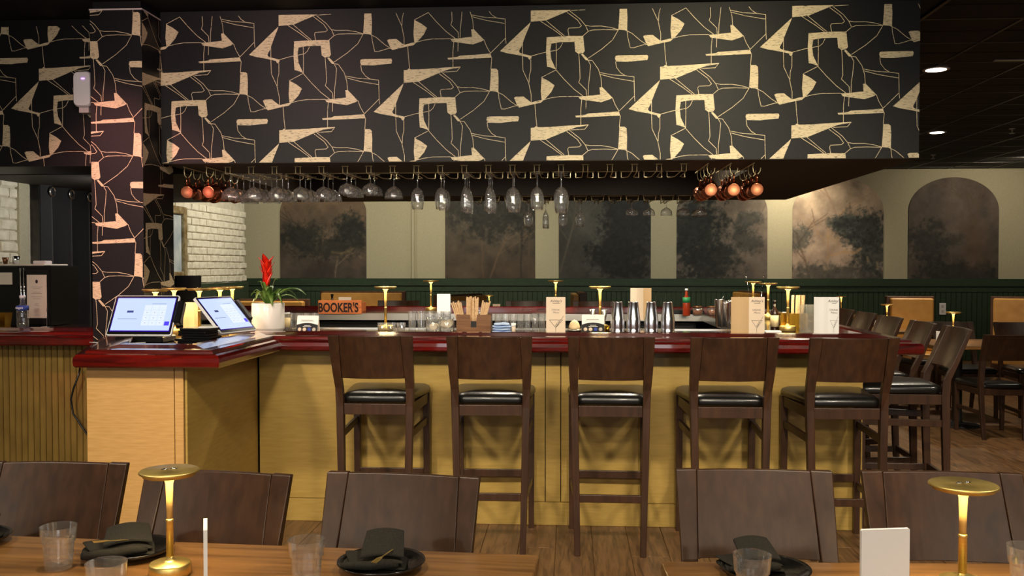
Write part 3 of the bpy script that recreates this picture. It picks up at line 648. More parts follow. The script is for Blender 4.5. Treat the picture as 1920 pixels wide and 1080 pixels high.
# ---------------------------------------------------------------- stemware (modelled upright, hung by the foot)
def shell(outer, th=.0013):      # closed thin wall from an outer profile (r, z) bottom -> rim
    inner = [(max(r-th, 0), z+(th if i == 0 else 0)) for i, (r, z) in enumerate(outer)]
    return [(0, outer[0][1])] + outer + inner[::-1] + [(0, inner[0][1]+th*.6)]
def stemware(kind, label, n=20):
    t = thing({'coupe': 'coupe_glass', 'low': 'coupe_glass', 'wine': 'wine_glass', 'bigwine': 'wine_glass', 'flute': 'champagne_flute'}[kind], label, 'glass')
    fr, sh, bowl = {
     'coupe': (.037, .082, [(.006, .082), (.018, .088), (.040, .104), (.053, .126), (.056, .145), (.0555, .160)]),
     'low': (.036, .062, [(.006, .062), (.018, .068), (.040, .082), (.050, .100), (.0515, .120), (.050, .132)]),
     'wine': (.036, .092, [(.005, .092), (.018, .098), (.033, .116), (.040, .142), (.040, .170), (.036, .20), (.032, .225)]),
     'bigwine': (.040, .092, [(.005, .092), (.020, .098), (.037, .116), (.045, .145), (.045, .175), (.040, .21), (.036, .238)]),
     'flute': (.033, .085, [(.004, .085), (.011, .095), (.022, .125), (.027, .165), (.027, .20), (.025, .238)])}[kind]
    MB().lathe([(0, 0), (fr, 0), (fr, .0015), (fr*.5, .004), (.006, .009), (0, .0095)], n).build('foot', 'glass', t)
    MB().lathe([(0, .0097), (.0045, .0099), (.0036, .03), (.0036, sh-.02), (.0052, sh-.0003), (0, sh-.0002)], 10).build('stem', 'glass', t)
    MB().lathe(shell(bowl), n).build('bowl', 'glass', t)
    return t
protos = {}
def hang(kind, x, y, label, group, n=20):
    if kind not in protos:
        protos[kind] = stemware(kind, label, n); t = protos[kind]; t.location = (x, y, SB-.0445); t.rotation_euler = (PI, 0, 0); t['group'] = group
    else: dup(protos[kind], (x, y, SB-.0445), (PI, 0, 0), label, group)
single = {'coupe': 'wide coupe glass', 'low': 'short stemmed coupe glass', 'wine': 'wine glass', 'flute': 'slender champagne flute', 'bigwine': 'large wine glass'}
for i, (kd, n) in cont.items():
    for j in range(n):
        pos = 'alone' if n == 1 else (['nearest', 'second', 'third', 'rearmost'] if n == 4 else ['nearest', 'middle', 'rearmost'] if n == 3 else ['nearest', 'rear'])[j]+' glass'
        hang(kd, FX[i], 5.575+j*(.1145 if n > 2 else .12), '%s, %s in the %s front rack from left' % (single[kd], pos, ORD[i]), 'stemware hanging from the front of the canopy')
for k, kd, n in ((10, 'wine', 2), (9, 'flute', 2), (8, 'wine', 1), (7, 'wine', 1), (4, 'low', 1), (3, 'low', 1), (2, 'low', 1), (1, 'low', 2), (0, 'low', 3)):
    for j in range(n):
        hang(kd, FARX[k], 8.05+j*.11, 'far %s, %s in the %s rear rack from the right' % (single[kd], ['front', 'second', 'third'][j] if n > 1 else 'alone', ORD[k]), 'stemware hanging from the rear of the canopy')
# ---------------------------------------------------------------- copper mugs on hook rails
def hook_rail(x, n, sp, lb, s=1):
    t = thing('mug_hook_rail', lb, 'hook rail', (x, 5.53, SB-.004), 0, 'brass hook rails for copper mugs')
    tube_obj([[(0, -.02, -.004), (0, n*sp-.02, -.004)]], .0032, 'rail', 'brass_rack', t)
    for k in range(n):
        y = k*sp
        tube_obj([[(0, y, -.004), (-.004*s, y, -.03), (0, y, -.055), (s*.012, y, -.068), (s*.026, y, -.066), (s*.038, y, -.052), (s*.042, y, -.03)]], .0028, 'hook', 'brass_rack', t)
    return t
def copper_mug():
    t = thing('copper_mug', '', 'mug')
    # axis along -y (base towards the viewer), handle up; origin where the handle rests on the hook
    b = MB(); prof = [(.0, 0), (.036, 0), (.040, .004), (.043, .03), (.043, .055), (.040, .080), (.041, .088), (.0395, .088), (.0385, .080), (.0415, .055), (.0415, .03), (.038, .006), (0, .005)]
    b.T = Matrix.Translation((0, -.045, -.088)) @ Matrix.Rotation(-PI/2, 4, 'X')
    b.lathe(prof, 28).build('cup', 'copper', t)
    b = MB(); b.T = Matrix.Translation((0, -.0452, -.088)) @ Matrix.Rotation(-PI/2, 4, 'X'); b.lathe([(0, 0), (.0355, 0), (.0355, .0), (0, -.0005)], 28).build('base_disc', 'copper_dull', t)
    MB().tube([(0, .03, -.046), (0, .032, -.020), (0, .022, -.003), (0, 0, .001), (0, -.022, -.005), (0, -.030, -.022), (0, -.028, -.046)], .0045, 8).build('handle', 'copper', t)
    return t
mug0 = None; cnt = 0
def put_mug(x, y, lb, grp):
    global mug0
    rot = (R(14)+random.uniform(-.05, .05), 0, random.uniform(-.12, .12)); loc = (x, y, SB-.068)
    if mug0 is None: mug0 = copper_mug(); mug0.location = loc; mug0.rotation_euler = rot; mug0['label'] = lb; mug0['group'] = grp
    else: dup(mug0, loc, rot, lb, grp)
for i, x in enumerate((.812, .946, 1.080)):
    hook_rail(x, 4, .14, 'brass hook rail of copper mugs, %s from left, right canopy end' % ORD[i])
    for k in range(4):
        put_mug(x+.019, 5.53+k*.14, 'copper mug, %s on the %s hook rail at the right end of the canopy' % (['nearest', 'second', 'third', 'rearmost'][k], ['left', 'middle', 'right'][i]), 'copper mugs at the right end')
for i, x in enumerate((-2.375, -2.235)):
    hook_rail(x, 4, .14, 'brass hook rail with copper mugs beside the patterned column, %s one' % ['left', 'right'][i])
    for k in range(4):
        put_mug(x+.019, 5.53+k*.14, 'copper mug, %s on the %s hook rail next to the patterned column' % (['nearest', 'second', 'third', 'rearmost'][k], ['left', 'right'][i]), 'copper mugs at the left end')
# ---------------------------------------------------------------- chairs and bar stools
def interp(tab, z):
    for a, b_ in zip(tab, tab[1:]):
        if z <= b_[0]: 
            t = (z-a[0])/(b_[0]-a[0]); return [p+(q-p)*t for p, q in zip(a, b_)]
    return list(tab[-1])
def rect(cx, cy, hx, hy, z): return [(cx-hx, cy-hy, z), (cx+hx, cy-hy, z), (cx+hx, cy+hy, z), (cx-hx, cy+hy, z)]
def make_chair(name, cat, S, H, label, group):
    t = thing(name, label, cat, (0, 0, 0), 0, group)
    zs = S-.05
    tab = [(0, -.235, .164, .015, .015), (S*.35, -.212, .170, .017, .018), (zs, -.198, .180, .019, .022), (S+.06, -.205, .183, .020, .020), (H-.22, -.232, .184, .022, .016), (H, -.318, .184, .029, .011)]
    for s in (-1, 1):
        b = MB(); secs = []
        for k in range(13):
            z = H*k/12; _, y, xc, hx, hy = interp(tab, z); xo = xc+hx
            secs.append([(s*(xc-hx), y-hy-(.008 if z > S else 0), z), (s*xo, y-hy, z), (s*xo, y+hy, z), (s*(xc-hx), y+hy-(.008 if z > S else 0), z)])
        b.loft(secs).build('leg', 'chair_wood', t, bevel=.003)
        b = MB(); b.loft([rect(s*.196, .245, .015, .015, 0), rect(s*.196, .240, .018, .018, zs)]).build('leg', 'chair_wood', t, bevel=.002)
    # curved back panel between the posts
    b = MB(); secs = []; n = 14; z0, z1 = H-.222, H-.002
    for k in range(n+1):
        f = -1+2*k/n; sec = []
        for z, side in ((z0, -1), ((z0+z1)/2, -1), (z1, -1), (z1, 1), ((z0+z1)/2, 1), (z0, 1)):
            _, y, xc, hx, hy = interp(tab, z); w = xc-hx-.001
            sec.append((f*w, y-.006-(.030 if S > .6 else .013)*(1-f*f)+side*.009, z))
        secs.append(sec)
    b.loft(secs, smooth=False).build('back_panel', 'chair_wood', t, bevel=.002)
    # upholstered seat
    def outline(sc_, z):
        o = []
        for cx, cy, a in ((.175, .215, 0), (-.175, .215, 90), (-.135, -.145, 180), (.135, -.145, 270)):
            for k in range(6): an = R(a+18*k); o.append(((cx+.045*math.cos(an))*sc_, (cy-.03+.045*math.sin(an))*sc_+.03, z))
        return o
    MB().loft([outline(.96, zs+.002), outline(1.0, zs+.012), outline(1.0, zs+.030), outline(.97, zs+.043), outline(.88, zs+.053), outline(.6, zs+.060), outline(.25, zs+.062)], smooth=True).build('seat_cushion', 'vinyl', t)
    r = .055 if S > .6 else .05
    for (a, c) in (((-.178, .248), (.178, .248)), ((-.160, -.198), (.160, -.198))):
        MB().box(a[0], c[0], a[1]-.011, a[1]+.011, zs-r, zs).build('seat_rail', 'chair_wood', t, bevel=.002)
    def bar_(p, q, w, h, nm='stretcher'):
        d = (Vector(q)-Vector(p)).normalized(); sd = d.cross(Vector((0, 0, 1))).normalized()*w
        ring = lambda c: [Vector(c)-sd-Vector((0, 0, h)), Vector(c)+sd-Vector((0, 0, h)), Vector(c)+sd+Vector((0, 0, h)), Vector(c)-sd+Vector((0, 0, h))]
        return MB().loft([ring(p), ring(q)]).build(nm, 'chair_wood', t, bevel=.002)
    for s in (-1, 1):
        bar_((s*.182, -.178, zs-r/2), (s*.197, .224, zs-r/2), .010, r/2, 'seat_rail')
        if S > .6:
            bar_((s*.176, -.195, .590), (s*.196, .225, .598), .009, .019); bar_((s*.172, -.205, .278), (s*.196, .226, .268), .009, .019)
        else: bar_((s*.172, -.205, .22), (s*.196, .226, .22), .009, .016)
    if S > .6:
        bar_((-.18, .242, .305), (.18, .242, .305), .010, .020); bar_((-.155, -.216, .285), (.155, -.216, .285), .009, .019)
    return t
st0 = None
whr = ['leftmost at the bar', 'second from left', 'the middle one', 'fourth from left', 'rightmost at the front']
for i, (u, v) in enumerate(((693.5, 630), (914.5, 630), (1147.5, 631), (1377, 631.5), (1601, 632))):
    x = atY(u, v, 4.50).x
    lb = 'dark bar stool with black cushion seen from behind, ' + whr[i]
    if st0 is None: st0 = make_chair('bar_stool', 'bar stool', .80, 1.108, lb, 'bar stools around the bar'); st0.location = (x, 4.82, 0)
    else: dup(st0, (x, 4.82, 0), (0, 0, R([0, 1.2, -.6, .5, 1.0][i])), lb)
for i, y in enumerate((5.34, 5.86, 6.45, 7.0, 7.56)):
    dup(st0, (1.86+.01*i, y, 0), (0, 0, PI/2+R([-4, -2, 1, 0, 1][i])), 'dark bar stool on the right side of the bar, %s from the near corner' % ORD[i])
for i, u in enumerate((747, 876, 988, 1114)):
    x = atY(u, 568, 9.18).x
    dup(st0, (x, 8.88, 0), (0, 0, PI), 'bar stool beyond the rear bar top, its back just showing, %s from the left' % ORD[i])
ch0 = None
for i, (x, y, a, lb) in enumerate(((-1.475, 2.535, 181, 'dark dining chair at the far left of the near table, cut by the frame'), (-.962, 2.445, 174, 'dark dining chair behind the black napkin plate, second from the left'),
    (-.452, 2.45, 174, 'glossy dark dining chair third from the left, beside the empty floor gap'), (.505, 2.565, 180, 'dark dining chair at the right table behind the clear tumbler'), (1.012, 2.57, 179, 'dark dining chair behind the brass lamp at the right table'),
    )):
    an = R(a); ox = x-math.sin(an)*(.318)*1; oy = y+math.cos(an)*.318
    if ch0 is None: ch0 = make_chair('dining_chair', 'chair', .47, .888, lb, 'dining chairs'); ch0.location = (ox, oy, 0); ch0.rotation_euler = (0, 0, an)
    else: dup(ch0, (ox, oy, 0), (0, 0, an), lb)
for (x, y, a, lb) in ((3.62, 8.12, 0, 'dark dining chair seen from behind at the far right table'), (3.88, 9.30, 180, 'dark dining chair facing the viewer behind the far right table'), (4.50, 9.30, 180, 'dining chair partly cut by the frame behind the far right table'),
    (3.76, 10.0, 0, 'dining chair seen from behind beyond the far right table, mostly hidden'), (4.30, 8.12, 3, 'dining chair seen from behind at the right edge of the frame')):
    dup(ch0, (x, y, 0), (0, 0, R(a)), lb)
# ---------------------------------------------------------------- tables
def dining_table(name, lb, cx, cy, w, d, rz, group='dining tables'):
    t = thing(name, lb, 'table', (cx, cy, 0), rz, group)
    MB().cbox(-w/2, w/2, -d/2, d/2, .715, .75, .004).build('tabletop', 'table_wood', t, bevel=.002)
    for x in (-w*.3, w*.3) if w > 1.2 else (0,):
        MB().lathe([(0, 0), (.19, 0), (.20, .006), (.18, .016), (.05, .03), (.038, .05), (.036, .68), (.10, .70), (.12, .715), (0, .715)], 28, (x, -.12 if w > 1.3 else 0)).build('pedestal', 'blackmatte', t)
    return t
# near left table: far edge runs from the frame's left side to its own corner
def edge_table(lb, p, q, d, extra_l, extra_r):
    p, q = Vector(p), Vector(q); e = (q-p).normalized(); n = Vector((e.y, -e.x)); p = p-e*extra_l; q = q+e*extra_r
    c = (p+q)/2+n*d/2; return dining_table('dining_table', lb, c.x, c.y, (q-p).length, d, math.atan2(e.y, e.x))
edge_table('brown wooden dining table in the left foreground', (-1.50, 2.29), (-.075, 2.215), .80, 1.0, 0)
edge_table('brown wooden dining table in the right foreground', (.215, 2.185), (1.10, 2.225), .80, 0, 1.0)
dining_table('dining_table', 'brown wooden table with a brass lamp at the far right', 3.98, 8.72, 1.5, .80, 0)
dining_table('dining_table', 'distant wooden table behind the right side stools', 3.42, 10.55, .70, .75, 0)
dining_table('dining_table', 'distant wooden table against the green wainscot', 3.9, 13.5, 1.1, .7, 0)
dining_table('dining_table', 'distant wooden table beyond the rear bar top', -1.15, 13.6, 1.1, .7, 0)
dining_table('dining_table', 'distant wooden table behind the wooden crate sign', -2.95, 11.3, 1.0, .6, 0)
# ---------------------------------------------------------------- brass lamps
def make_lamp(h=.277, hi=32):
    t = thing('table_lamp', '', 'lamp')
    MB().lathe([(0, 0), (.046, 0), (.049, .003), (.049, .030), (.046, .034), (.016, .036), (.009, .044), (.0075, .055), (0, .055)], hi).build('base', 'brass', t)
    MB().lathe([(0, .05), (.0086, .05), (.0086, .140), (.0092, .141), (.0092, .146), (.0078, .148), (0, .148)], 16).build('lower_stem', 'brass', t)
    MB().lathe([(0, .147), (.0072, .147), (.0078, .20), (.009, .240), (.012, .252), (.020, .262), (0, .262)], 16).build('upper_stem', 'brass_satin', t)
    MB().lathe([(0, .262), (.024, .262), (.026, .266), (.055, .266), (.060, .262), (.062, .262), (.062, .268), (.070, .270), (.0705, .273), (.068, .276), (0, .277)], hi+8).build('shade', 'brass', t)
    MB().lathe([(.027, .2655), (.054, .2655), (.054, .2640), (.027, .2640)], hi).build('light_ring', 'glow', t)
    b = MB()
    for a in (0, PI/2):
        pts = [(.018*math.cos(a+q*.0)*math.cos(q)*math.cos(a) , .018*math.cos(q)*math.sin(a), .277+.0005) for q in (0, PI)]
    for s in (-1, 1):
        b.tube([(s*.003, 0, .2775), (s*.010, .003, .279), (s*.018, 0, .2775), (s*.010, -.003, .279), (s*.003, 0, .2775)], .0016, 6)
    b.build('touch_button', 'chrome', t)
    return t
lamp0 = make_lamp(); first = True
def lamp(p, lb, s=1, rz=0, group='brass cordless lamps'):
    global first
    if first: lamp0.location = p; lamp0.rotation_euler = (0, 0, rz); lamp0['label'] = lb; lamp0['group'] = group; lamp0.scale = (s,)*3 if not hasattr(s, '__len__') else s; first = False
    else: dup(lamp0, p, (0, 0, rz), lb, group, s)
lamp(atZ(1804, 1110, .75), 'large brushed brass table lamp on the right foreground table', (1, 1, .85), .3)
lamp(atZ(319, 1078, .75), 'brass table lamp with glowing stem on the left foreground table', (.93, .93, .87), .5)
T0 = CT+.0005
for (u, v, z, lb) in ((723, 620, T0, 'brass lamp on the bar behind the leftmost stool'), (1125, 619, T0, 'brass lamp on the bar behind the small review card'), (1477, 621, T0, 'brass lamp on the bar beside the gold napkin caddy'),
    (808, 583.5, T0, 'brass lamp on the rear bar top beside the white card'), (1042, 583.5, T0, 'brass lamp on the rear bar top behind the drink menu'), (1412, 589, T0, 'brass lamp on the right bar wing behind the skewers'), (1440, 598, T0, 'brass lamp on the right bar wing, in front of the farther one'),
    (292, 636, T0, 'brass lamp behind the large register screen, leftmost of the cluster'), (327, 628, T0, 'brass lamp behind the large register screen, second of the cluster'), (374, 630, T0, 'brass lamp between the two register screens'),
    (413, 625, T0, 'brass lamp behind the smaller register screen'), (436, 620, T0, 'brass lamp behind the smaller screen, nearest the plant'), (1787, 640, .7505, 'brass lamp on the far right dining table'), (1663, 10.6, None, 'small distant brass lamp left of the tan booth back'),
    (1577, 13.5, None, 'small distant brass lamp behind the right bar corner'), (917, 13.6, None, 'tiny distant brass lamp beyond the rear bar, behind the stirrers')):
    lamp(atZ(u, v, z) if z else Vector((atY(u, 600, v).x, v, .7505)), lb)
# ---------------------------------------------------------------- foreground table settings
TZ = .7505
def tumbler(loc, lb, s=1):
    t = thing('tumbler', lb, 'glass', loc, random.random(), 'faceted water tumblers'); t.scale = (s,)*3
    n = 40
    out = [(.026, 0), (.0295, .003), (.031, .02), (.0335, .058), (.0345, .061), (.0368, .064), (.0385, .08), (.0405, .1)]
    inn = [(.0385, .1), (.0365, .08), (.0345, .066), (.0318, .058), (.0295, .02), (.027, .012)]
    rings = []
    for k, (r, z) in enumerate([(0, 0)]+out+inn+[(0, .011)]):
        rings.append([((r*(1-(.06 if (0 < k < 5 and j % 4 in (0,)) else 0)))*math.cos(2*PI*j/n), (r*(1-(.06 if (0 < k < 5 and j % 4 in (0,)) else 0)))*math.sin(2*PI*j/n), z) for j in range(n)])
    MB().loft(rings, caps=True, smooth=False).build('glass_body', 'tumbler_glass', t)
    return t
tumbler(atZ(110, 1066, TZ), 'clear faceted tumbler at the far left of the left table')
tumbler(atZ(200, 1145, TZ), 'clear tumbler cut by the lower frame, below the napkin plate')
tumbler(atZ(575, 1095, TZ), 'clear faceted tumbler between the two plates on the left table')
tumbler(atZ(1410, 1128, TZ), 'clear tumbler in front of the black plate on the right table')
tumbler(atZ(1925, 1110, TZ), 'clear tumbler cut by the right edge of the frame')
def plate(loc, lb, r):
    t = thing('side_plate', lb, 'plate', loc, 0, 'black side plates')
    MB().lathe([(0, .002), (r*.6, .0), (r*.66, .002), (r*.93, .013), (r, .020), (r*.995, .022), (r*.92, .018), (r*.72, .007), (0, .006)], 48).build('dish', 'plate', t); return t
def napkin(loc, lb, rz, s=1, up=.06):
    """pocket folded cloth: a flat doubled base, a loose rolled edge in front and a flap that rises to the back"""
    t = thing('napkin', lb, 'napkin', loc, rz, 'black cloth napkins')
    rg = random.Random(int(loc[0]*1000))
    def slab(name, grid, th):
        n, m = len(grid), len(grid[0]); vs = [Vector(p)+Vector((0, 0, .0015*rg.uniform(-1, 1))) for r in grid for p in r]; lo = [v-Vector((0, 0, th)) for v in vs]; k = n*m
        fs = [(i*m+j, i*m+j+1, (i+1)*m+j+1, (i+1)*m+j) for i in range(n-1) for j in range(m-1)]
        fs += [tuple(q+k for q in f[::-1]) for f in fs]
        lp = [j for j in range(m)]+[i*m+m-1 for i in range(1, n)]+[(n-1)*m+j for j in range(m-2, -1, -1)]+[i*m for i in range(n-2, 0, -1)]
        fs += [(lp[q], lp[(q+1) % len(lp)], lp[(q+1) % len(lp)]+k, lp[q]+k) for q in range(len(lp))]
        o = MB().add(vs+lo, fs, True).build(name, 'napkin', t); sd = o.modifiers.new('soft', 'SUBSURF'); sd.levels = sd.render_levels = 2; return o
    slab('base_fold', [[(x, y, .013+.004*math.sin(x*60)+.002*math.cos(y*90)) for x in (-.10, -.06, -.02, .02, .055, .075)] for y in (-.055, -.025, .005, .035, .06)], .009)
    slab('middle_fold', [[(x-.3*y, y, .025+.006*math.sin(x*45+1)+.10*max(y, 0)) for x in (-.085, -.045, -.01, .03, .06)] for y in (-.050, -.02, .01, .04, .062)], .007)
    slab('raised_flap', [[(x*(1-.12*k/4)+.012, -.028+.022*k, .040+up*.62*(k/4)**.8+.006*math.cos(x*50)) for x in (-.060, -.057, -.02, .02, .054, .057)] for k in (0, .15, 1.3, 2.7, 3.9, 4)], .007)
    b = MB(); b.tube([(-.095, -.050, .018), (-.06, -.058, .022), (-.02, -.060, .021), (.02, -.057, .024), (.055, -.050, .018)], [.008, .011, .012, .012, .007], 10); b.build('rolled_edge', 'napkin', t)
    t.scale = (s, s, s); return t
def fork(loc, lb, rz, tilt=0):
    t = thing('fork', lb, 'fork', loc, 0, 'gold forks in the napkins', (tilt, 0, rz))
    MB().loft([[(-.003, -.09, 0), (.003, -.09, 0), (.003, -.09, .002), (-.003, -.09, .002)], [(-.0025, .02, .002), (.0025, .02, .002), (.0025, .02, .004), (-.0025, .02, .004)], [(-.011, .045, .003), (.011, .045, .003), (.011, .045, .005), (-.011, .045, .005)]]).build('handle', 'brass', t)
    t.scale = (.62, .62, .62)
    for k in range(4): MB().box(-.011+k*.006, -.0075+k*.006, .045, .085, .003, .005).build('tine', 'brass', t)
    return t
P1 = atZ(247, 1033, .76); P2 = atZ(715, 1059, .76); P3 = atZ(1436, 1072, .76); P4 = atZ(-52, 1012, .76)
plate((P1.x, P1.y, TZ), 'black plate under the crossed napkin on the left table', .098); plate((P2.x, P2.y, TZ), 'black plate with upright folded napkin, right end of the left table', .102)
plate((P3.x, P3.y, TZ), 'black plate on the right table behind a tumbler', .100); plate((P4.x, P4.y, TZ), 'black plate cut off by the left edge of the frame', .090)
napkin((P1.x-.015, P1.y-.01, TZ+.006), 'black napkin folded around gold cutlery on the left plate', .45, .95, .035)
napkin((P2.x-.005, P2.y-.0, TZ+.006), 'black napkin with a gold fork on the plate beside the right chair gap', .1, .86, .075)
napkin((P3.x-.02, P3.y+.03, TZ+.006), 'black napkin on the right table plate', .2, .8)
napkin((P4.x, P4.y, TZ+.006), 'black napkin at the left edge of the frame', .2, .8)
fork((P1.x-.015, P1.y-.045, TZ+.047), 'gold fork poking from the napkin on the left plate', 2.3, .1)
fork((P2.x+.018, P2.y-.045, TZ+.046), 'gold fork tucked in the napkin near the right end of the left table', 2.85, -.05)
def tent(loc, rz, w, h, lb, m='white_card', dpt=.03, group='white table cards'):
    t = thing('table_card', lb, 'card', loc, rz, group)
    MB().prism([(-w/2, 0), (w/2, 0), (w/2, h-.002), (w/2-.002, h), (-w/2+.002, h), (-w/2, h-.002)], -.004, .004).build('card', m, t)
    MB().box(-w/2-.0015, w/2+.0015, -.006, .006, 0, .004).build('holder', 'acrylic', t); return t
tent(atZ(386, 1112, TZ), R(-68), .092, .150, 'white card seen nearly edge on beside the left lamp')
tent(atZ(1658, 1130, TZ), R(10), .105, .155, 'bright white card standing on the right foreground table')
# ---------------------------------------------------------------- things on the bar
def onbar(u, v=621, z=None): return atZ(u, v, T0 if z is None else z)
def wpx(px, p): return px*((p-_O).dot(_fw))/F_PX          # width in metres of px pixels at point p
def menu_face(t, x0, w, h, y, title=True):
    """printed cover of a drink menu drawn on the plane y, facing -y"""
    cx = x0+w/2
    text('cover_title', "Ashley's", h*.10, 'ink', t, (cx, y, h*.86), shear=.35)
    MB().box(cx-w*.17, cx+w*.22, y-.0006, y, h*.825, h*.835).build('printed_rule', 'ink', t)
    text('cover_text', 'DRINK', h*.075, 'ink_soft', t, (cx, y, h*.62)); text('cover_text', 'Menu', h*.08, 'ink_soft', t, (cx, y, h*.545), shear=.4)
    g = MB(); L = lambda a, b_: g.tube([(a[0], y-.0004, a[1]), (b_[0], y-.0004, b_[1])], w*.008, 4, False)
    k = w/.11; Z = h*.0
    A, B_, Cc = (cx-w*.33, h*.36), (cx+w*.36, h*.36), (cx, h*.14)
    L(A, B_); L(A, Cc); L(B_, Cc); L((cx, h*.14), (cx, h*.02)); L((cx+w*.02, h*.17), (cx+w*.4, h*.47))
    g.build('martini_drawing', 'ink', t)
    for q, (ox, oz) in enumerate(((.02, .20), (.09, .25), (.16, .31))): MB().tube([(cx+w*ox+w*.05*math.cos(a), y-.0005, h*oz+w*.05*math.sin(a)) for a in [2*PI*i/12 for i in range(13)]], w*.008, 4, False).build('olive_drawing', 'ink', t)
def menu(p, w, h, lb, m='cream_card', fold=0, rz=0, fm='tan_card', title=True):
    t = thing('drink_menu', lb, 'menu', p, rz, 'standing drink menus')
    if fold:
        x0 = -fold/2; n = 6
        secs = []
        for k in range(n+1):
            f = k/n; x = -(fold)+f*fold; yb = -.012*math.sin(f*PI)
            secs.append([(x, yb, 0), (x, yb+.002, 0), (x, yb+.002, h), (x, yb, h)])
        MB().loft(secs).build('left_leaf', fm, t)
        for z in [h*(.1+.09*i) for i in range(9)]: MB().box(-fold*.86, -fold*.2, -.0145, -.0138, z, z+h*.006).build('text_line', 'ink_soft', t) if False else None
    MB().box(0, w, -.0, .002, 0, h).build('cover_leaf', m, t)
    if title: menu_face(t, 0, w, h, -.0008)
    return t
p = onbar(1024, 624); menu(p, wpx(36, p), wpx(67, p), 'pink beige drink menu standing between the second and third stools')
p = onbar(1404, 625); menu(p, wpx(29, p), wpx(68, p), 'open drink menu in two leaves beside the metal tins', 'cream_card', wpx(33, p))
p = onbar(1553, 625); menu(p, wpx(19, p), wpx(68, p), 'curved white drink menu at the right end of the bar', 'white_card', wpx(26, p), R(-8), 'white_card')
p = onbar(1206, 600); t = menu(p, wpx(15, p), wpx(60, p), 'tan folded menu standing behind the cocktail shakers', 'tan_card', wpx(24, p), 0, 'cream_card', False)
def review_card(p, w, h, lb, rz=0, lean=0):
    t = thing('review_card', lb, 'sign', p, 0, 'small review cards', (lean, 0, rz))
    MB().prism([(-w/2, 0), (w/2, 0), (w/2, h-.004), (w/2-.004, h), (-w/2+.004, h), (-w/2, h-.004)], 0, .003).build('card', 'white_card', t)
    MB().prism([(-w/2, 0), (w/2, 0)]+[(w/2-w*k/12, h*.42+h*.12*math.sin(PI*k/12)) for k in range(13)], -.001, 0).build('black_field', 'blackmatte', t)
    for i, m in enumerate(('cream_card', 'cream_card', 'label_blue', 'cloth_white')):
        b = MB(); b.T = Matrix.Translation((-w*.34+i*w*.225, -.0012, h*.14)) @ Matrix.Rotation(PI/2, 4, 'X'); b.lathe([(0, 0), (w*.085, 0), (w*.085, .001), (0, .001)], 14, a0=.3).build('round_icon', m, t)
    MB().box(-w*.2, w*.2, -.0016, -.001, h*.30, h*.33).build('text_line', 'white_card', t); MB().box(-w*.14, w*.14, -.0016, -.001, h*.37, h*.39).build('text_line', 'white_card', t)
    MB().box(-w*.3, w*.25, -.0006, 0, h*.70, h*.725).build('text_line', 'ink_soft', t); MB().box(-w*.33, w*.3, -.0006, 0, h*.63, h*.645).build('text_line', 'ink_soft', t)
    b = MB(); b.loft([[(-w/2, .003, h*.9), (w/2, .003, h*.9), (w/2, .004, h*.95), (-w/2, .004, h*.95)], [(-w/2, h*.45, 0), (w/2, h*.45, 0), (w/2, h*.455, .003), (-w/2, h*.455, .003)]]).build('easel_back', 'cream_card', t)
    return t
p = onbar(575, 622); review_card(p, wpx(42, p), wpx(31, p), 'small black and white review card beside the plant pot', R(-6), R(-14))
p = onbar(1112, 622); review_card(p, wpx(42, p), wpx(32, p), 'small black and white review card in front of a brass lamp')
# wooden crate sign on the rear counter
p = onbar(637, 589); W, H_ = wpx(82, p), wpx(26, p)
t = thing('crate_sign', 'orange wooden crate end with burnt black lettering on the rear counter', 'sign', p, R(2))
MB().cbox(-W/2, W/2, 0, .03, 0, H_, .003).build('board', 'sign_wood', t); MB().box(-W/2, W/2, .03, .2, 0, .02).build('tray_floor', 'sign_wood', t); MB().box(-W/2, -W/2+.015, .03, .2, 0, H_*.8).box(W/2-.015, W/2, .03, .2, 0, H_*.8).build('tray_side', 'sign_wood', t)
text('sign_lettering', "BOOKER'S", H_*.92, 'sign_ink', t, (-.012, -.001, H_*.17), sx=.69, bold=.003, depth=.001)
# cocktail shakers
sh0 = None
for i, u in enumerate((1158, 1187.5, 1221, 1252)):
    p = onbar(u, 624); h = wpx(58, p); r1, r2 = wpx(11.5, p)*1.12, wpx(10, p)
    lb = 'tall polished steel shaker tin, %s from the left in the row of four' % ORD[i]
    if sh0 is None:
        sh0 = thing('shaker_tin', lb, 'shaker', p, 0, 'row of steel shaker tins')
        MB().lathe([(0, 0), (r1*.93, 0), (r1, .003), (r1, .012), (r1*.97, .014), (r1*1.0, .03), (r1*1.02, h*.42), (r1*.98, h*.46), (r2*.86, h-.004), (r2*.9, h), (r2*.82, h), (r2*.8, h-.01), (0, h-.012)], 36).build('tin', 'satin_tin', sh0)
        MB().lathe([(0, 0), (r1*.88, -.0002), (r1*.88, .001), (0, .001)], 24).build('weighted_base', 'steel', sh0)
    else: dup(sh0, p, i*.8, lb)
# cluster of tins and strainers at the right
for i, (u, v, hh, r) in enumerate(((1349, 607, 52, 9), (1367, 604, 46, 8.5), (1359, 613, 46, 9), (1379, 612, 50, 8))):
    p = onbar(u, v+6 if v < 610 else v); h = wpx(hh, p); rr = wpx(r, p)
    t = thing('mixing_tin', 'polished mixing tin in the cluster left of the open menu, %s' % ['left rear', 'right rear', 'front', 'front right'][i], 'tin', p, 0, 'cluster of mixing tins')
    MB().lathe([(0, 0), (rr*.75, 0), (rr*.8, .004), (rr, h-.004), (rr*1.03, h), (rr*.96, h), (rr*.93, h-.02), (rr*.7, .01), (0, .01)], 28).build('tin', 'satin_tin', t)
    MB().tube([(0, 0, h*.3), (rr*.5, 0, h*1.02), (rr*.9, 0, h*1.12)], .002, 5).build('bar_spoon', 'steel', t)
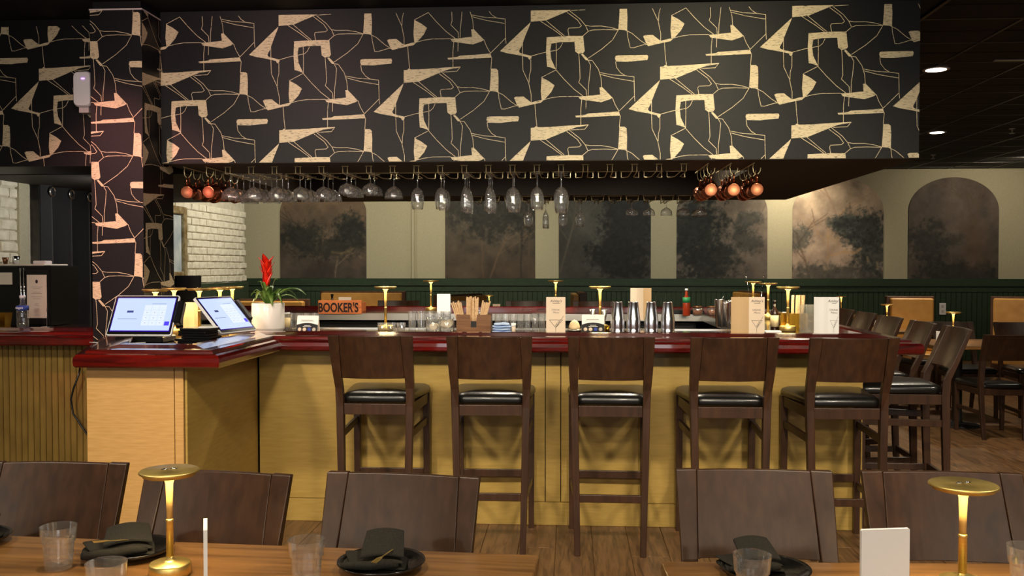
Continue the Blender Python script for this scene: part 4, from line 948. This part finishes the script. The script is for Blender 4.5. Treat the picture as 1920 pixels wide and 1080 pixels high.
# jiggers
for i, (u, top) in enumerate(((1111, 580), (1133, 581))):
    p = onbar(u, 617); h = wpx(617-top, p); r = wpx(6.4, p)
    t = thing('jigger', 'steel hourglass jigger behind the review card, %s one' % ['left', 'right'][i], 'jigger', p, 0, 'steel jiggers')
    MB().lathe([(0, 0), (r*.85, 0), (r*.3, h*.42), (r*.35, h*.46), (r*.55, h*.6), (r*.95, h), (r*.88, h), (r*.3, h*.5), (0, h*.5)], 24).build('cup', 'steel', t)
p = onbar(1139, 622); t = thing('brass_cup', 'small gold rimmed cup right of the review card', 'cup', p); r = wpx(4.5, p)
MB().lathe([(0, 0), (r*.8, 0), (r, wpx(11, p)), (r*.9, wpx(11, p)), (r*.7, .003), (0, .003)], 20).build('cup', 'gold_caddy', t)
# cream wax dome on a steel dish
p = onbar(1077, 621); t = thing('citrus_press', 'cream coloured dome on a steel dish right of the pink menu', 'citrus press', p); r = wpx(11, p)
MB().lathe([(0, 0), (r*1.1, 0), (r*1.2, .008), (r*1.1, .012), (0, .010)], 28).build('dish', 'steel', t)
MB().lathe([(r*.98, .013), (r*.95, .03), (r*.75, .052), (r*.4, .066), (0, .071)][::1]+[], 24).build('dome', 'alabaster', t)
# drinking glasses along the inner edge
def glassware(kind, p, h, r, lb, group, ribs=0, n=24):
    t = thing(kind, lb, 'glass', p, 0, group); rings = []; th = r*.09
    prof = [(0, 0), (r*.82, 0), (r*.86, .003), (r*.95, h*.5), (r, h), (r-th, h), (r*.95-th, h*.5), (r*.84-th, .01), (0, .009)]
    for k, (rr, z) in enumerate(prof):
        rings.append([(rr*(1-(ribs if 0 < k < 5 and j % 2 else 0))*math.cos(2*PI*j/n), rr*(1-(ribs if 0 < k < 5 and j % 2 else 0))*math.sin(2*PI*j/n), z) for j in range(n)])
    MB().loft(rings, smooth=ribs == 0).build('glass_body', 'glass', t); return t
def glass_row(kind, us, v, hpx, rpx, words_, group, ribs=0, zoff=0, dv=0):
    g0 = None
    for i, u in enumerate(us):
        p = onbar(u, v+dv*i, T0+zoff); lb = '%s, %s from the left' % (words_, ORD[i])
        if g0 is None: g0 = glassware(kind, p, wpx(hpx, p), wpx(rpx, p), lb, group, ribs)
        else: dup(g0, p, i*.3, lb)
glass_row('cut_glass', (716, 734, 752), 619, 14, 8.6, 'short cut glass in the lower tier left of the jars', 'cut glasses on the bar', .08)
glass_row('cut_glass', (716, 734, 752), 619, 14, 8.6, 'short cut glass in the upper tier left of the jars', 'cut glasses on the bar', .08, zoff=.051)
glass_row('highball_glass', (773, 790, 806, 822, 838), 616.5, 33, 8, 'tall ribbed glass behind the citrus jars', 'ribbed highball glasses on the bar', .04)
glass_row('rocks_glass', (546, 560, 575, 590), 617, 30, 7.2, 'clear glass behind the review card and plant pot', 'glasses beside the plant', .04)
glass_row('pint_glass', (934, 948, 962, 976, 989), 618, 29, 6.8, 'ribbed beer glass left of the pink menu', 'beer glasses on the bar', .05)
glass_row('beer_mug', (1003, 1016), 618, 31, 6.8, 'tall clear glass just left of the pink menu', 'beer glasses on the bar', .0)
glass_row('small_glass', (899, 909), 595, 14, 6.5, 'small stemmed glass on the rear counter behind the caddy', 'small glasses behind the caddy', .0)
# dried citrus jars
for i, u in enumerate((812, 838)):
    p = onbar(u, 622.5); r = wpx(14, p); h = wpx(31, p)
    t = thing('citrus_jar', ('glass jar of small dried citrus slices' if i == 0 else 'glass jar of large dried orange slices beside the caddy'), 'jar', p, 0, 'jars of dried citrus')
    MB().lathe(shell([(r*.92, 0), (r, .004), (r, h*.62), (r*.86, h*.72), (r*.86, h*.78)], .002), 28).build('jar_body', 'glass', t)
    MB().lathe([(0, h*.78), (r*.95, h*.78), (r*.97, h*.84), (r*.9, h*.9), (r*.2, h*.92), (r*.16, h), (0, h)], 28).build('lid', 'glass', t)
    random.seed(i)
    for k in range(5):
        rr = (r*.40 if i == 0 else r*.52); a = random.uniform(-.5, .5); x, y, z = random.uniform(-.4, .4)*r, -r*.45+k*r*.17, .006+rr*1.0+random.uniform(0, .014)*(1+i)
        b = MB(); b.T = Matrix.Translation((x, y, z)) @ Matrix.Rotation(a, 4, 'Y') @ Matrix.Rotation(PI/2+random.uniform(-.3, .3), 4, 'X')
        b.lathe([(rr*.8, -.001), (rr, -.001), (rr, .0016), (rr*.8, .0016)], 20); o = b.build('citrus_slice', 'citrus_rim', t)
        b2 = MB(); b2.T = b.T; b2.lathe([(0, -.0006), (rr*.8, -.0006), (rr*.8, .001), (0, .001)], 20).build('citrus_pulp', 'citrus', o)
# stirrer caddy
def caddy(p, w, h, lb, m, sticks, seed, fan=1, sm='wood_stick', notch=True):
    t = thing('stirrer_caddy', lb, 'caddy', p, 0); d = .10
    b = MB()
    if notch: b.prism([(-w/2, 0), (w/2, 0), (w/2, h), (w*.10, h), (w*.08, h*.65), (-w*.08, h*.65), (-w*.10, h), (-w/2, h)], 0, .002)
    else: b.box(-w/2, w/2, 0, .002, 0, h)
    b.box(-w/2, w/2, d, d+.002, 0, h).box(-w/2, -w/2+.002, .002, d, 0, h).box(w/2-.002, w/2, .002, d, 0, h).box(-w/2, w/2, .002, d, 0, .002)
    b.build('box', m, t); MB().box(-w*.08, w*.08, -.001, .0, h*.28, h*.62).build('slot', 'blackmatte', t) if notch else None
    return t
p = onbar(888, 623); W = wpx(65, p); H_ = wpx(33, p)
ca = caddy(p, W, H_, 'bronze metal caddy filled with wooden stirrers', 'caddy', 0, 1)
random.seed(3)
sp = MB().box(-.0035, .0035, -.0008, .0008, 0, 1).build('wooden_stirrer', 'wood_stick'); sm_ = sp.data; bpy.data.objects.remove(sp)
for k in range(22):
    f = k/21; core = 5 < k < 17
    x = -W*.40+f*W*.62; a = (-.32+.6*f) if not core else random.uniform(-.03, .03); L = wpx(64 if core else 58, p)*random.uniform(.95, 1.03)
    o = shared('wooden_stirrer', sm_, None, p+Vector((x, .02+.05*random.random(), .004))); o.parent = None; o.rotation_euler = (random.uniform(-.05, .05), a, 0); o.scale = (1.3, 1, L)
    tag(o, 'thin wooden stirrer in the bronze caddy, %s from the left' % (ORD[k] if k < 11 else ORD[21-k]+' from the right').replace('from the right from the left', '') if k < 11 else 'thin wooden stirrer in the bronze caddy, %s from the right' % ORD[21-k], 'stirrer', 'wooden stirrers in the bronze caddy')
p = onbar(1489, 620); W = wpx(50, p); H_ = wpx(32, p)
caddy(p, W, H_, 'gold metal caddy of paper straws and napkins at the right end of the bar', 'gold_caddy', 0, 1, notch=False)
for k in range(12):
    L = wpx(65, p); o = shared('wooden_stirrer', sm_, None, p+Vector((-W*.05+W*.036*k, .03+.04*random.random(), .004))); o.parent = None; o.rotation_euler = (0, random.uniform(-.03, .03)+.07*(k/12), 0); o.scale = (1.4, 1, L)
    tag(o, 'pale paper wrapped straw in the gold caddy, %s from the left' % ORD[k], 'straw', 'straws in the gold caddy')
# folded blue towel
p = onbar(941, 624); t = thing('bar_towel', 'folded light blue bar towel beside the bronze caddy', 'towel', p); w = wpx(18, p); h = wpx(20, p)
for k, (ra, zc, hh) in enumerate(((1.0, .10, .13), (.95, .34, .13), (.98, .58, .13), (.8, .82, .14))):
    b = MB(); secs = []
    for i in range(9):
        x = -w+2*w*i/8; taper = 1 if 0 < i < 8 else .6
        secs.append([(x*ra, .045*math.cos(a)*taper, h*(zc+.03*math.sin(i+k))+h*hh*taper*math.sin(a)) for a in [2*PI*q/10 for q in range(10)]])
    b.loft(secs, smooth=True).build('fold', 'blue_cloth', t)
p = onbar(963, 624); t = thing('lip_jar', 'tiny pink and white tube beside the blue towel', 'tube', p); MB().lathe([(0, 0), (wpx(4, p), 0), (wpx(4, p), wpx(12, p)), (0, wpx(12, p))], 14).build('tube_body', 'cream_card', t); MB().lathe([(0, wpx(12, p)), (wpx(4.6, p), wpx(12, p)), (wpx(4.6, p), wpx(18, p)), (0, wpx(18, p))], 14).build('cap', 'white_card', t)
# plant
p = onbar(503, 623); r = wpx(30, p); h = wpx(55, p)
t = thing('potted_bromeliad', 'red bromeliad in a white ceramic pot on the bar corner', 'plant', p)
MB().lathe([(0, 0), (r*.84, 0), (r*.88, .003), (r*.94, .018), (r*.99, .024), (r, .03), (r, h-.003), (r*.98, h), (r*.92, h), (r*.91, h-.02), (r*.9, .02), (0, .02)], 44).build('pot', 'ceramic', t)
MB().lathe([(0, h-.02), (r*.9, h-.02), (r*.9, h-.016), (0, h-.012)], 24).build('soil', 'soil', t)
def leaf(base, dirv, L, w, lift, droop, m, name, tip=.0, par=None):
    b = MB(); n = 10; d = Vector((dirv[0], dirv[1], 0)).normalized(); sd = Vector((-d.y, d.x, 0)); secs = []
    for i in range(n+1):
        f = i/n; c = Vector(base)+d*L*(f**1.05)*(1-.15*droop*f)+Vector((0, 0, lift*math.sin(min(f*1.25, 1.25)*PI/2*.95)-droop*L*.75*f**2.6))
        ww = w*math.sin(PI*min(max(f*.86+.12, 0), 1))**.8; k = .004
        secs.append([c-sd*ww+Vector((0, 0, ww*.35)), c+Vector((0, 0, -.0012)), c+sd*ww+Vector((0, 0, ww*.35)), c+Vector((0, 0, .0012))])
    return b.loft(secs, smooth=True).build(name, m, par or t)
random.seed(11); pxm = wpx(1, p)
specs = [((1, -.2), 72, 9, 40, .30), ((1, .3), 50, 8, 38, .55), ((.6, -1), 34, 8, 30, 1.0), ((-1, -.4), 26, 8, 34, .5), ((-1, .3), 34, 7, 28, .3), ((-.5, -1), 30, 8, 36, .9), ((.2, -1), 22, 9, 38, .4), ((1, -.8), 44, 7, 34, .75),
         ((-.2, 1), 30, 8, 40, .3), ((.7, 1), 40, 8, 36, .4), ((-.8, 1), 34, 8, 30, .6), ((-1, 0), 16, 7, 46, .1), ((.4, .2), 16, 7, 50, .1), ((-.4, -.5), 12, 7, 44, .1), ((.8, .2), 56, 7, 28, .5), ((-.9, -.9), 30, 6, 22, .7)]
for d, L, w, lf, dr in specs: leaf((d[0]*.006, d[1]*.006, h-.016), d, L*pxm*1.12, w*pxm*.95, lf*pxm, dr, 'leaf', 'leaf')
MB().tube([(0, 0, h-.016), (-.004, 0, h+30*pxm), (-.010, 0, h+58*pxm)], [.006, .006, .009], 10).build('flower_stem', 'leaf', t)
zb = h+26*pxm
for k in range(16):
    a = k*2.4; f = k/15; z0 = zb+f*44*pxm; L = (26-8*f)*pxm*1.1
    b = MB(); d = Vector((math.cos(a), math.sin(a), 0)); sd = Vector((-d.y, d.x, 0)); base = Vector((-.008, 0, z0)); secs = []
    for i in range(7):
        q = i/6; c = base+d*(L*.75*q**1.1*(.55+.5*f))+Vector((0, 0, L*(1.15)*q)); ww = 7.0*pxm*math.sin(PI*min(q*.8+.2, 1))
        secs.append([c-sd*ww+d*ww*-.3, c-d*.001, c+sd*ww-d*ww*.3, c+d*.0016])
    b.loft(secs, smooth=True).build('red_bract', 'red_leaf', t)
# ---------------------------------------------------------------- registers
def register(p_bl, w, hgt, rot, lb, foot):
    """screen unit: local x across, local z up the glass, local -y towards the guest; origin at the lower left corner"""
    t = thing('register', lb, 'register', p_bl, 0, 'point of sale registers', rot)
    o = lambda W, H, r, y: [(x+w/2, y, z+hgt/2) for x, z in rrect(W, H, r, 5)]
    MB().loft([o(w/2, hgt/2, .012, .012), o(w/2, hgt/2, .012, 0), o(w/2-.004, hgt/2-.004, .009, -.002)]).build('shell', 'white_pl', t)
    MB().loft([o(w/2-.005, hgt/2-.005, .008, -.0022), o(w/2-.005, hgt/2-.005, .008, -.003)]).build('bezel', 'black', t)
    m = .018; MB().box(m-.004, w-m+.004, -.0034, -.003, m+.004, hgt-m+.004).build('screen_border', 'screen_edge', t)
    s = MB().box(m, w-m, -.0038, -.0034, m+.010, hgt-m).build('screen', 'screen', t)
    for r_ in range(4):
        for c in range(3):
            x = w*(.50+c*.115); z = hgt*(.24+r_*.13); MB().box(x, x+w*.108, -.0042, -.0038, z, z+hgt*.12).build('key', 'screen_key', s)
            if r_ < 3: MB().box(x+w*.05, x+w*.06, -.0044, -.0042, z+hgt*.055, z+hgt*.07).build('key_mark', 'ink_soft', s)
    MB().box(w*.855, w*.93, -.0042, -.0038, hgt*.24, hgt*.34).build('pay_key', 'screen_blue', s)
    MB().box(w*.12, w*.42, -.0042, -.0038, hgt*.40, hgt*.407).build('text_line', 'label_blue', s); MB().box(w*.60, w*.82, -.0042, -.0038, hgt*.78, hgt*.786).build('text_line', 'label_blue', s)
    MB().box(w*.24, w*.34, -.0042, -.0038, hgt*.56, hgt*.61).build('screen_logo', 'label_blue', s)
    MB().cbox(w-.004, w+.034, -.012, .028, hgt*.30, hgt*.86, .006).build('card_reader', 'black', t)
    return t
tilt = math.atan2(.12, .20)
pa = atZ(198, 629, 1.092); reg1 = register(pa, .347, .238, (-tilt, 0, R(1)), 'large register with lit white screen facing the viewer', 1)
b = MB(); b.cbox(pa.x+.03, pa.x+.29, pa.y+.03, pa.y+.20, T0, T0+.035, .006); b.loft([rect(pa.x+.16, pa.y+.14, .05, .02, T0+.035), rect(pa.x+.17, pa.y+.105, .05, .015, T0+.12)])
tag(b.build('register_stand', 'black'), 'black stand under the large register', 'stand')
pb = atZ(415, 626, 1.092)
import mathutils
eb = mathutils.Euler((-R(43), 0, 0)).to_matrix().to_4x4(); rotz = Matrix.Rotation(R(73), 4, 'Z'); e2 = (rotz @ eb).to_euler()
reg2 = register(pb, .31, .262, tuple(e2), 'smaller looking register turned sideways left of the plant', 1)
q = pb+Vector((-.02, .16, 0)); b = MB(); b.lathe([(0, T0), (.07, T0), (.07, T0+.012), (.02, T0+.016), (.016, T0+.09), (0, T0+.09)], 24, (q.x-.06, q.y))
tag(b.build('register_stand', 'gold_caddy'), 'round gold stand foot under the sideways register', 'stand')
# stack of black bill trays
p = atZ(372, 645, T0)
for k in range(6):
    random.seed(k); ww, dd = (.17, .11) if k > 1 else (.20, .12)
    o = MB().cbox(-ww/2, ww/2, -dd/2, dd/2, 0, .013, .003).build('check_tray', 'black', None, loc=(p.x-.015+random.uniform(-.012, .012), p.y+.05, T0+.0135*k+(.0)), rot=(0, 0, R(-12)+random.uniform(-.1, .1)))
    tag(o, 'black bill tray, %s from the bottom of the stack beside the register' % ORD[k], 'tray', 'stacked black bill trays')
o = MB().cbox(-.05, .05, -.03, .03, 0, .004, .001).build('folded_receipt', 'white_card', None, loc=(p.x+.03, p.y+.06, T0+.082), rot=(0, 0, .3)); tag(o, 'folded white receipt on top of the bill trays', 'receipt')
p = atZ(358, 625, T0); o = MB().cbox(-.035, .035, -.03, .03, 0, wpx(58, p), .002).build('menu_holder_box', 'tan_card', None, loc=p); tag(o, 'plain tan box standing between the two registers', 'box')
p = atZ(350, 600, T0+.0); t = thing('rear_monitor', 'black backed monitor behind the brass lamp cluster', 'monitor', (atY(348, 530, 6.0).x, 6.0, T0), R(10))
MB().cbox(-.07, .10, -.01, .02, .14, .34, .005).build('screen_back', 'black', t); MB().box(-.015, .015, .0, .02, .0, .15).box(-.06, .06, -.04, .06, 0, .01).build('monitor_foot', 'black', t)
# skewers in a jar, small bottle, patterned jar, acrylic holders
p = onbar(1420, 619); t = thing('garnish_jar', 'small glass jar with silver skewers behind the open menu', 'jar', p); r = wpx(9, p)
MB().lathe(shell([(r*.9, 0), (r, .01), (r, wpx(34, p)), (r*.9, wpx(38, p))], .002), 24).build('jar_body', 'glass', t)
MB().lathe([(0, .004), (r*.8, .004), (r*.8, wpx(16, p)), (0, wpx(16, p))], 20).build('garnish', 'cork', t)
for i, (a, b_) in enumerate((((1412, 560), (1399, 520)), ((1423, 560), (1432, 519)))):
    A = p+Vector((-.004+.008*i, 0, .018)); Bv = atY(b_[0], b_[1], p.y-.01); o = thing('cocktail_skewer', 'silver cocktail skewer with ball end leaning %s' % ['left', 'right'][i], 'skewer', A, 0, 'two silver cocktail skewers')
    MB().tube([(A-A)*0, Bv-A], .0016, 6).build('pin', 'chrome', o)
    b = MB(); b.T = Matrix.Translation(Bv-A); b.lathe([(.0, -.007)]+[(.007*math.cos(R(q)), .007*math.sin(R(q))) for q in range(-60, 90, 30)]+[(0, .007)], 12).build('ball', 'chrome', o)
def bottle(p, h, r, m, lb, lab=None, lz=(.15, .5), cap='black', cat='bottle', nk=.35, grp=None, name='bottle'):
    t = thing(name, lb, cat, p, 0, grp)
    MB().lathe([(0, 0), (r*.95, 0), (r, .004), (r, h*.58), (r*.85, h*.66), (r*nk, h*.76), (r*nk, h*.92), (0, h*.92)], 24).build('bottle_body', m, t)
    MB().lathe([(0, h*.92), (r*nk*1.25, h*.92), (r*nk*1.25, h), (0, h)], 16).build('cap', cap, t)
    if lab: MB().lathe([(r*1.01, h*lz[0]), (r*1.015, h*lz[0]), (r*1.015, h*lz[1]), (r*1.01, h*lz[1])], 24).build('label', lab, t)
    return t
p = onbar(1452, 619); bottle(p, wpx(56, p), wpx(7.5, p), 'whiskey', 'small dark bottle with cream label behind the open menu', 'label_cream', (.12, .5))
p = onbar(1287, 592); bottle(p, wpx(51, p), wpx(7, p), 'hot_sauce', 'red sauce bottle with green label and white cap on the rear counter', 'label_green', (.48, .68), 'white_pl')
for i, u in enumerate((1308, 1335)):
    p = onbar(u, 591); r = wpx(9.5, p); t = thing('snack_jar', 'small glass jar of brown snacks right of the sauce bottle, %s one' % ['left', 'right'][i], 'jar', p, 0, 'snack jars on the rear counter')
    MB().lathe(shell([(r*.9, 0), (r, .004), (r, .05), (r*.9, .06)], .002), 20).build('jar_body', 'glass', t); MB().lathe([(0, .004), (r*.85, .004), (r*.85, .04), (0, .045)], 16).build('snacks', 'cork', t); MB().lathe([(0, .061), (r*.95, .061), (r*.95, .075), (0, .078)], 20).build('lid', 'caddy', t)
p = onbar(1300, 600); o = MB().cbox(-.17, .17, -.1, .1, 0, .03, .004).build('garnish_tray', 'black', None, loc=(p.x+.03, 7.86, T0)); tag(o, 'low black garnish tray on the rear counter', 'tray')
for i, u in enumerate((1286, 1308, 1335)): pass
p = onbar(1471, 612); o = thing('striped_shaker', 'small black and white patterned jar beside the gold caddy', 'jar', p); r = wpx(4.5, p); h = wpx(27, p)
MB().lathe([(0, 0), (r, 0), (r, h), (0, h)], 16).build('jar_body', 'white_card', o)
for k in range(5):
    for a in range(6): b = MB(); b.T = Matrix.Rotation(a*PI/3+(k % 2)*PI/6, 4, 'Z'); b.box(r*.92, r*1.03, -.003, .003, h*(k+.1)/5, h*(k+.8)/5).build('black_check', 'blackmatte', o)
p = onbar(1514, 623); t = thing('acrylic_holder', 'clear acrylic sign holder between the gold caddy and the white menu', 'sign holder', p, R(4)); w = wpx(28, p)
MB().box(-w/2, w/2, 0, .003, 0, wpx(52, p)).build('front_sheet', 'acrylic', t); MB().box(-w/2, w/2, .012, .015, 0, wpx(52, p)).build('rear_sheet', 'acrylic', t); MB().box(-w/2, w/2, -.03, .05, 0, .003).build('foot_sheet', 'acrylic', t)
p = onbar(1450, 624); o = MB().cbox(-wpx(14, p), wpx(14, p), -.02, .04, 0, .012, .002).build('coaster_stack', 'white_card', None, loc=p); tag(o, 'small white stack of coasters behind the open menu', 'coasters')
p = onbar(832, 586); tent(p, 0, wpx(25, p), wpx(35, p), 'overexposed white card on the rear bar top beside a lamp')
p = onbar(498, 617)
for i, u in enumerate((527,)):
    q = onbar(u+10, 620); bottle(q, wpx(34, q), wpx(7.5, q), 'glass', 'clear labelled jar right of the white plant pot', 'label_cream', (.2, .7), 'white_pl', 'jar', .8)
# ---------------------------------------------------------------- on the left counter
p = atZ(45, 617, T0)
t = thing('equipment_cabinet', 'black counter-top cabinet with a certificate on its door', 'cabinet', (atY(45, 560, 6.0).x, 5.95, T0)); xw = lambda u: atY(u, 560, 5.95).x-t.location.x
MB().cbox(xw(-60), xw(95), 0, .35, 0, .405, .004).build('body', 'dark_steel', t)
MB().cbox(xw(51), xw(94), -.012, -.001, .01, .385, .003).build('door', 'black', t)
MB().box(xw(53), xw(90), -.015, -.012, .055, .345).build('certificate', 'cloth_white', t)
b = MB(); b.T = Matrix.Translation((xw(71.5), -.0155, .30)) @ Matrix.Rotation(PI/2, 4, 'X'); b.lathe([(0, 0), (.009, 0), (.009, .0006), (0, .0006)], 16, ell=1.4).build('seal', 'ink', t)
for k, (z, w) in enumerate(((.262, .8), (.252, .5), (.228, .5), (.218, .7), (.196, .75), (.184, .5), (.15, .3), (.14, .3), (.08, .25), (.07, .4))):
    MB().box(xw(71.5)-.05*w, xw(71.5)+.05*w, -.0156, -.015, z, z+.0022).build('printed_line', 'ink_soft', t)
MB().tube([(xw(42), -.012, .02), (xw(42), -.012, .39)], .007, 10).tube([(xw(48), -.012, .02), (xw(48), -.012, .39)], .007, 10).build('chrome_post', 'chrome', t)
MB().box(xw(-50), xw(24), -.004, -.001, .28, .36).build('taped_note', 'cloth_white', t)
o = MB().cbox(-.35, .33, 0, .3, 0, .012, .003).build('folded_cloth', 'cloth_white', None, loc=(t.location.x-.17, 5.97, T0+.4055)); tag(o, 'pale cloth lying on the black cabinet at the left', 'cloth')
q = atY(72, 497, 6.05); o = thing('grey_bin', 'small grey plastic tray on top of the black cabinet', 'tray', (q.x, 6.1, T0+.4055)); MB().loft([rect(0, 0, .045, .04, 0), rect(0, 0, .048, .045, .035)]).build('tray_body', 'lamp_trim', o, bevel=.01)
q = atY(27, 495, 6.05); o = thing('steel_tumbler', 'small steel cup on the black cabinet', 'cup', (q.x+.01, 6.05, T0+.418)); MB().lathe([(0, 0), (.02, 0), (.026, .055), (.023, .055), (.017, .004), (0, .004)], 20).build('cup', 'chrome', o)
q = atY(10, 487, 6.05); o = thing('brown_pot', 'small brown pot on the black cabinet beside the steel cup', 'pot', (q.x+.0, 6.05, T0+.418)); MB().lathe([(0, 0), (.012, 0), (.022, .045), (.018, .045), (.01, .004), (0, .004)], 16).build('pot', 'caddy', o)
p = atZ(43, 617, T0); bt = bottle(p, wpx(63, p), wpx(10.5, p), 'glass', 'clear plastic water bottle with blue label on the left counter', 'label_blue', (.56, .70), 'white_pl', 'water bottle', .42, name='water_bottle')
text('label_lettering', 'niagara', wpx(6.5, p), 'white_card', bt, (0, -wpx(10.5, p)*1.05, wpx(63, p)*.61), sx=.8)
p = atZ(88, 614, T0); o = thing('receipt_spike', 'chrome receipt spike on the left counter', 'receipt spike', p); MB().lathe([(0, 0), (wpx(12, p), 0), (wpx(11, p), .006), (.004, .010), (0, .010)], 24).build('base', 'chrome', o); MB().tube([(0, 0, .008), (0, 0, wpx(36, p))], .0015, 6).build('spike', 'steel', o)
p = atZ(4, 618, T0); o = MB().loft([rect(0, 0, .035, .03, 0), rect(0, 0, .045, .04, wpx(32, p))]).build('gold_cup', 'gold_caddy', None, loc=p); tag(o, 'small gold box at the left edge of the left counter', 'box')
# ---------------------------------------------------------------- booths and distant bits
def booth(x, y, w, d, rz, lb, h=1.1):
    t = thing('booth_bench', lb, 'booth', (x, y, 0), rz, 'booth benches along the back wall')
    MB().cbox(-w/2-.03, w/2+.03, .0, .10, 0, h, .006).build('wooden_back', 'booth_wood', t, bevel=.004)
    MB().cbox(-w/2, w/2, -.09, -.001, .46, h-.02, .015).build('back_cushion', 'booth_vinyl', t)
    MB().cbox(-w/2, w/2, -d, -.001, .34, .459, .015).build('seat_cushion', 'booth_vinyl', t); MB().box(-w/2, w/2, -d+.03, -.001, 0, .34).build('plinth', 'booth_wood', t)
    return t
booth(-3.35, 10.15, .74, .5, 0, 'tan booth bench behind the bromeliad', 1.085)
booth(-2.80, 12.2, 1.1, .5, 0, 'tan booth bench farther back behind the crate sign', 1.12)
booth(-1.38, 11.6, .9, .5, R(62), 'angled tan booth bench beyond the rear bar, left of centre')
booth(.10, 12.6, .9, .5, R(-88), 'booth bench end behind the drink menu')
booth(4.02, 11.15, .48, .45, R(-6), 'tan booth back with brown side at the right')
booth(5.40, 11.0, .9, .5, R(-25), 'booth bench cut by the right edge of the frame')
booth(2.55, 13.3, .9, .5, R(-80), 'dark booth end behind the right bar lamps')
def onT(u, y): return Vector((atY(u, 600, y).x, y, .7505))
tent(onT(931, 13.45), 0, .11, .15, 'small pale card beside the tiny distant lamp', 'cream_card')
tent(onT(1651, 10.48), 0, .14, .10, 'small white card on the distant table left of the tan booth')
tent(onT(1769, 8.75), 0, .13, .10, 'small white card beside the far right lamp')
tent(onT(1563, 13.45), 0, .11, .14, 'small pale card behind the white menu', 'cream_card')
q = atY(647, 596, 11.3); tent((q.x, 11.3, .7505), 0, .16, .32, 'tall pale card on the table behind the crate sign', 'cream_card')
q = atY(622, 560, 11.3); bottle(Vector((q.x, 11.32, .7505)), .36, .04, 'whiskey', 'dark bottle on the table behind the crate sign')
